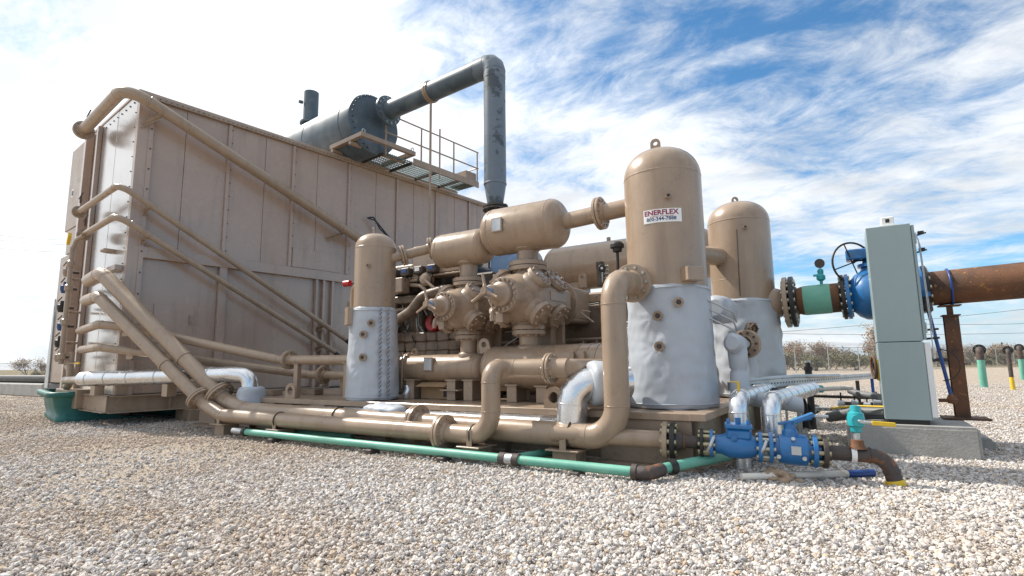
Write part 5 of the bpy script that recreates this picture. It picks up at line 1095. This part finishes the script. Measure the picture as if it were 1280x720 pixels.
# struts, tray and small gear between skid and cabinet
tr = thing('strut_channel', 'long perforated galvanised strut channel running from the skid towards the cabinet', 'strut', (-.6, 9.3, .5))
p0, p1 = Vector((-1.25, 6.75, .765)), Vector((.28, 12.1, .765)); dv = (p1-p0).normalized(); sd = Vector((0, 0, 1)).cross(dv)
MB().obox((p0+p1)/2, dv, sd, ((p1-p0).length/2, .03, .05), .004).build('channel', GALV, tr)
w = MB(); nn_ = 60
for k in range(nn_): 
    c = p0.lerp(p1, (k+.5)/nn_); w.obox(c-sd*.0305 if (c-sd*.0305).length < (c+sd*.0305).length else c+sd*.0305, dv, (0, 0, 1), (.018, .011, .001), 0)
w.build('slot_row', BLACK, tr)
for f in (.35, .97): 
    c = p0.lerp(p1, f); MB().box(c.x-.025, c.x+.025, c.y-.025, c.y+.025, 0, .735).build('leg', GALV if f < .9 else PIPEBLUE, tr)
solo(MB().tube([p0+Vector((.1, .3, .06)), p0.lerp(p1, .35)+Vector((0, 0, .07)), p0.lerp(p1, .6)+Vector((.1, 0, .05))], .028, .3, 10).build('conduit', GALV), 'silver conduit lying along the perforated strut channel', 'conduit')
t2 = thing('strut_channel', 'low perforated strut channel near the ground between skid and cabinet', 'strut', (-.4, 10.6, .2))
MB().obox((-.45, 10.7, .24), (1, -.05, 0), (.05, 1, 0), (.75, .025, .03), .003).build('channel', GALV, t2)
w = MB()
for k in range(18): w.obox((-1.12+k*.08, 10.675+.033-k*.004-.036, .24), (1, -.05, 0), (0, 0, 1), (.016, .007, .001), 0)
w.build('slot_row', BLACK, t2); MB().box(-1.1, -1.06, 10.68, 10.74, 0, .21).box(.18, .22, 10.62, 10.68, 0, .21).build('leg', GALV, t2)
mg_ = thing('meter_manifold', 'small cluster of steel instrument valves left of the cabinet', 'manifold', (.0, 9.6, .0))
MB().box(-.02, .03, 9.6, 9.65, 0, .75).build('post', RUSTD, mg_)
MB().tube([(-.9, 9.9, .5), (.6, 9.55, .5)], .022, n=8).tube([(-.25, 9.5, .42), (.35, 9.5, .42)], .028, n=8).tube([(-.2, 9.5, .34), (.3, 9.45, .33)], .02, n=8).build('tubing', DARK, mg_)
for x, z in ((-.22, .42), (-.05, .43), (.1, .40), (.22, .44)):
    v_ = MB().lathe((x, 9.48, z), (1, 0, 0), [(-.05, .02), (-.04, .05), (.04, .05), (.05, .02)], 12).build('valve_body', GALV, mg_); MB().tube([(x, 9.48, z-.12), (x, 9.48, z+.16)], .012, n=6).build('valve_stem', BLACK, v_)
MB().tube([(-.1, 9.3, .62), (.0, 9.2, .58), (.25, 9.0, .55)], .045, .2, 10).build('bent_hose', GREYC, mg_)
ub = thing('black_riser', 'short ribbed black pipe riser standing behind the strut', 'pipe', (-.62, 9.6, .4))
MB().lathe((-.62, 9.6, 0), (0, 0, 1), [(.0, .05), (.78, .05), (.78, .062), (.84, .062), (.84, .05), (.9, .05), (.9, .062), (.96, .062), (.96, .04), (1.02, .035), (1.02, .001)], 16).build('riser_wall', BLACK, ub)
MB().cyl((-.62, 9.6, 1.02), (-.62, 9.6, 1.05), .04, n=12).build('cap', GALV, ub)
solo(MB().tube([(-1.0, 9.5, .5), (-.75, 9.6, .5), (-.72, 9.7, .35), (-.72, 9.7, .02)], .05, .12, 12).build('bent_pipe', RUBBER), 'dark bent pipe elbow at the far end of the skid side', 'pipe')

# stub pipes standing in the yard
def stub(x, y, h, R, r, m, low, label, gr='flanged pipe stubs in the gravel yard'):
    t = thing('pipe_stub', label, 'pipe stub', (x, y, 0), gr); f = Vector((x, y, 0)).normalized(); z = h-.14
    MB().lathe((x, y, 0), (0, 0, 1), [(0, r*1.02), (low, r*1.02)], 18).build('lower_pipe', YELLOW if m is RUSTD else m, t)
    MB().tube([(x, y, low), (x, y, z), (x+f.x*.2, y+f.y*.2, z)], r, .14, 16).build('bend', RUSTD if m is not MINT else RUSTD, t)
    fb = MB().lathe(Vector((x, y, z))+f*.2, f, [(0, r), (0, R), (.05, R), (.05, r*.9), (.03, r*.8), (.03, .001)], 24).build('flange', BLACK, t)
    MB().hexr(Vector((x, y, z))+f*.235, f, (R+r)/2, 8, R*.1, .07).build('bolt_ring', YZINC, fb)
stub(3.95, 26.4, 1.52, .20, .115, MINT, 1.0, 'thick mint stub pipe with flanged bend, nearest the rusty post'); stub(4.42, 24.6, 1.46, .145, .062, RUSTD, .42, 'thin rusty stub pipe with a yellow collar at its foot'); stub(6.9, 36.0, 1.70, .19, .11, MINT, 1.0, 'mint stub pipe at the right picture edge')

# ------------------------------------------------------------------ fences, bushes, wires, far things
def fence(label, A, B, H, step, wires=3, rail=True, m=None, pr=.035):
    A = Vector((*A, 0)); B = Vector((*B, 0)); d = B-A; Ln = d.length; u = d.normalized(); n = max(1, int(Ln/step))
    t = thing('chain_link_fence', label, 'fence', (A+B)/2)
    ms = bpy.data.materials.get('chain_link')
    if not ms:
        ms = bpy.data.materials.new('chain_link'); ms.use_nodes = True; nt = ms.node_tree; nt.nodes.clear(); N = nodes_of(nt)
        tcx = N('ShaderNodeTexCoord').outputs['UV']; mpx = N('ShaderNodeMapping', i_0=tcx); mpx.inputs[2].default_value = (0, 0, pi/4); mpx.inputs[3].default_value = (14, 14, 14)
        ck_ = N('ShaderNodeSeparateXYZ', i_0=N('ShaderNodeVectorMath', operation='FRACTION', i_0=mpx.outputs[0]).outputs[0])
        e = mth(N, 'MAXIMUM', mth(N, 'LESS_THAN', ck_.outputs[0], .11), mth(N, 'LESS_THAN', ck_.outputs[1], .11))
        bs_ = N('ShaderNodeBsdfPrincipled'); bs_.inputs['Base Color'].default_value = (.36, .36, .35, 1); bs_.inputs['Metallic'].default_value = .4; bs_.inputs['Roughness'].default_value = .5
        mx = N('ShaderNodeMixShader', i_0=e, i_1=N('ShaderNodeBsdfTransparent').outputs[0], i_2=bs_.outputs[0]); nt.links.new(mx.outputs[0], N('ShaderNodeOutputMaterial').inputs[0])
    me = MB().add([A, B, B+_z*H, A+_z*H], [(0, 1, 2, 3)]).build('mesh_wire', ms, t)
    uv = me.data.uv_layers.new(name='uv')
    for lp_, c in zip(uv.data, ((0, 0), (Ln, 0), (Ln, H), (0, H))): lp_.uv = c
    post = MB().lathe((0, 0, 0), (0, 0, 1), [(0, pr), (H+.05, pr), (H+.05, .001)], 8).tube([(0, 0, H), (u.y*.25, -u.x*.25, H+.38)], pr*.6, n=6)
    first = None
    for i in range(n+1):
        p = A+u*(Ln*i/n)
        if first is None:
            first = post.build('post', GALV, None); o = first; OFF[o.name] = OFF[t.name]
        else: o = first.copy(); COL.objects.link(o)
        o.parent = t; o.location = p-OFF[t.name]
    for k in range(wires):
        f = .4+.3*k; MB().tube([A+Vector((u.y*.25*f, -u.x*.25*f, H+.38*f)), B+Vector((u.y*.25*f, -u.x*.25*f, H+.38*f))], .012, n=4).build('barbed_wire', GALV, t)
    if rail: MB().tube([A+_z*H, B+_z*H], .03, n=6).build('top_rail', GALV, t)
    return t
fence('chain link fence with barbed wire before the dry bushes at right', (-11.5, 41.0), (24.0, 104.0), 2.25, 4.6)
fence('distant chain link fence at the far left behind the tub', (-66.5, 14.5), (-55.0, 36.0), 1.65, 4.4, 2)
br = thing('concrete_barrier', 'long pale concrete barrier at the far left edge', 'barrier', (-36, 9, 0)); MB().box(-40, -26.5, 8.4, 9.2, 0, .5, .04).build('block', CONC, br)
solo(MB().tube([(-41, 8.7, .66), (-26.0, 8.9, .66)], .16, n=14).build('dark_pipe', BLACK), 'dark pipe lying on the concrete barrier at far left', 'pipe')

def bush_mesh(seed, H, W, lm, leafy):
    r_ = random.Random(seed); tr = MB(); lv_ = MB(); tips = []
    def grow(p, d, l, rad, dep):
        q = p+d*l; mid = (p+q)/2+Vector((r_.uniform(-.1, .1), r_.uniform(-.1, .1), 0))*l; tr.tube([p, mid, q], lambda f: rad*(1-.45*f), .1, 5 if dep < 2 else 3, caps=False)
        if dep >= 3: tips.append((q, d)); tips.append((mid, d)); return
        for k in range(r_.choice((3, 4, 4))):
            nd = (d+Vector((r_.uniform(-1, 1), r_.uniform(-1, 1), r_.uniform(-.25, .8)))*.85).normalized(); grow(q if k else mid.lerp(q, r_.random()), nd, l*r_.uniform(.6, .85), rad*.55, dep+1)
    for k in range(r_.choice((3, 4, 5))):
        a = r_.uniform(0, 6.28); grow(Vector((r_.uniform(-.2, .2), r_.uniform(-.2, .2), 0)), Vector((cos(a)*W/H*.7, sin(a)*W/H*.7, 1)).normalized(), H*.34, .07, 0)
    for q, d in tips:
        for k in range(leafy):
            p = q+Vector((r_.gauss(0, .22), r_.gauss(0, .22), r_.gauss(0, .18))); a = Vector((r_.uniform(-1, 1), r_.uniform(-1, 1), r_.uniform(-1, 1))).normalized(); b = a.cross(Vector((r_.uniform(-1, 1), r_.uniform(-1, 1), 1))).normalized(); s_ = r_.uniform(.05, .11)
            lv_.add([p-a*s_, p+b*s_*.6, p+a*s_, p-b*s_*.6], [(0, 1, 2, 3)])
    return tr, lv_
BK = []
for k, (H, W, m, lf) in enumerate(((3.6, 3.2, 0, 4), (2.3, 2.6, 1, 6), (3.0, 3.0, 2, 3), (1.7, 2.4, 1, 6), (4.2, 3.8, 0, 5))):
    tr_, lv_ = bush_mesh(50+k, H, W, m, lf)
    a = tr_.build('trunk', BARK); b = lv_.build('crown', LEAVES[m]); COL.objects.unlink(a); COL.objects.unlink(b); BK.append((a, b, m))
NMS = ('rust brown', 'olive green', 'bare grey')
def bush(x, y, s_, k, label, group):
    t = thing('dry_bush', label, 'bush', (x, y, 0), group); t.rotation_euler.z = random.uniform(0, 6.28); t.scale = (s_, s_, s_*random.uniform(.85, 1.1))
    for src in BK[k][:2]:
        o = src.copy(); COL.objects.link(o); o.parent = t
spots = [(-6.9, 73.5, 1.17, 0, 1), (-5.5, 67.3, 1.04, 1, 1), (-5.3, 75.6, 0.98, 2, 1), (-4.1, 70.5, 1.04, 0, 1), (-3.4, 63.9, 0.91, 3, 1), (-2.7, 73.7, 1.17, 2, 1), (-1.7, 67.3, 0.91, 1, 1), (-1.1, 79.4, 1.04, 2, 1), (0.1, 67.2, 0.91, 3, 1), (0.7, 78.2, 1.46, 4, 1), (1.9, 71.8, 0.98, 1, 1), (2.9, 84.2, 1.23, 0, 1), (5.1, 88.0, 1.03, 2, 0), (7.0, 96.2, 1.03, 1, 0), (8.0, 92.2, 0.92, 2, 0), (10.2, 100.6, 1.03, 0, 0), (11.4, 99.0, 0.92, 1, 0), (14.6, 117.4, 1.15, 2, 0), (15.9, 115.9, 1.15, 0, 0), (15.5, 106.3, 1.03, 2, 0), (15.5, 101.5, 0.8, 3, 0), (17.7, 110.0, 0.92, 1, 0), (21.2, 126.3, 1.15, 0, 0), (18.5, 105.7, 0.92, 0, 0), (21.5, 119.4, 1.15, 1, 0), (21.3, 114.6, 1.03, 2, 0), (22.3, 112.8, 0.92, 1, 0), (26.3, 128.3, 1.26, 2, 0), (24.9, 116.8, 1.03, 0, 0)]      # x, y, scale, kind, 1 = left of the cabinet
ORD = ('first', 'second', 'third', 'fourth', 'fifth', 'sixth', 'seventh', 'eighth'); cnt = {}
for (x_, y_, s_, k, near) in spots:
    col_ = NMS[BK[k][2]]; cnt[(near, col_)] = cnt.get((near, col_), -1)+1; o_ = ORD[cnt[(near, col_)]]
    zone = 'left of the cabinet' if near else 'right of the cabinet'
    bush(x_, y_, s_, k, f'{o_} {col_} dry bush, counting from the left, behind the fence {zone}', f'{col_} bushes {zone}')
for (x_, y_, s_, k) in ((-79.1, 23.8, 0.75, 0), (-80.3, 25.4, 0.7, 2), (-75.9, 23.4, 0.5, 3)): bush(x_, y_, s_, k, f'{NMS[BK[k][2]]} dry bush at far left beside the green tub', f'{NMS[BK[k][2]]} bushes at far left')
# far scrub that reads as one mass
r_ = random.Random(11); sc_ = MB()
for k in range(9000):
    a = r_.uniform(.05, 1.3); d = r_.uniform(88, 420); lat = a*d; p = _r0*lat+_f0*d; H = r_.uniform(.6, 2.6)*(1 if r_.random() < .85 else 1.5)
    for q in range(5):
        w_ = r_.uniform(.25, .7); c = Vector((p.x+r_.gauss(0, .9), p.y+r_.gauss(0, .9), r_.uniform(.05, 1)*H)); b = Vector((r_.uniform(-1, 1), r_.uniform(-1, 1), r_.uniform(-.4, .4))).normalized(); u_ = Vector((r_.uniform(-.5, .5), r_.uniform(-.5, .5), 1)).normalized()
        sc_.add([c-b*w_, c-u_*w_*.5, c+b*w_*.8, c+u_*w_*.7], [(0, 1, 2, 3)])
SCRUB = mat('dry_scrub', (.27, .225, .16), .9, 0, .4, .15, (.19, .175, .11), (.45, .55), .06)
o = structure(sc_.build('far_scrub', SCRUB), 'stuff'); o['label'] = 'low dry scrub stretching to the horizon behind the fence'; o['category'] = 'scrub'
# overhead wires
def wire(label, A, B, sag, r=.02):
    A, B = Vector(A), Vector(B); pts = [A.lerp(B, i/16)-_z*(sag*4*(i/16)*(1-i/16)) for i in range(17)]
    solo(MB().tube(pts, r, .01, 4, k=1).build('power_line', BLACK), label, 'power line', 'overhead power lines')
for A_, B_, r_w, lb in (
    ((-105.89, 20.05, 20.74), (-110.63, 40.46, 23.32), 0.022, 'top one of three overhead wires at left behind the cooler'),
    ((-105.95, 20.12, 20.09), (-110.7, 40.55, 22.49), 0.022, 'middle one of three overhead wires at left behind the cooler'),
    ((-106.05, 20.25, 18.89), (-110.81, 40.69, 21.25), 0.022, 'lowest of three overhead wires at left behind the cooler'),
    ((-19.61, 100.05, 5.48), (44.42, 150.66, 12.4), 0.03, 'upper overhead wire at right crossing behind the cabinet'),
    ((-16.01, 102.21, 5.98), (43.91, 151.35, 6.29), 0.03, 'long overhead wire at right just above the fence'),
    ((10.19, 118.32, 7.16), (44.11, 151.07, 8.73), 0.03, 'faint overhead wire at right between the two others'),
): wire(lb, A_, B_, .6, r_w)
solo(MB().tube([(-10.98, 10.2, 5.05), (-10.9, 10.35, 5.1), (-10.85, 10.55, 4.8), (-10.75, 10.95, 4.5), (-10.7, 11.0, 4.2)], .022, .08, 8).tube([(-10.98, 10.2, 5.05), (-10.92, 10.45, 5.02), (-10.8, 10.7, 4.72), (-10.72, 11.0, 4.45)], .018, .08, 8).build('cable', RUBBER), 'looped black cable hanging on the cooler wall above the small vessel', 'cable')
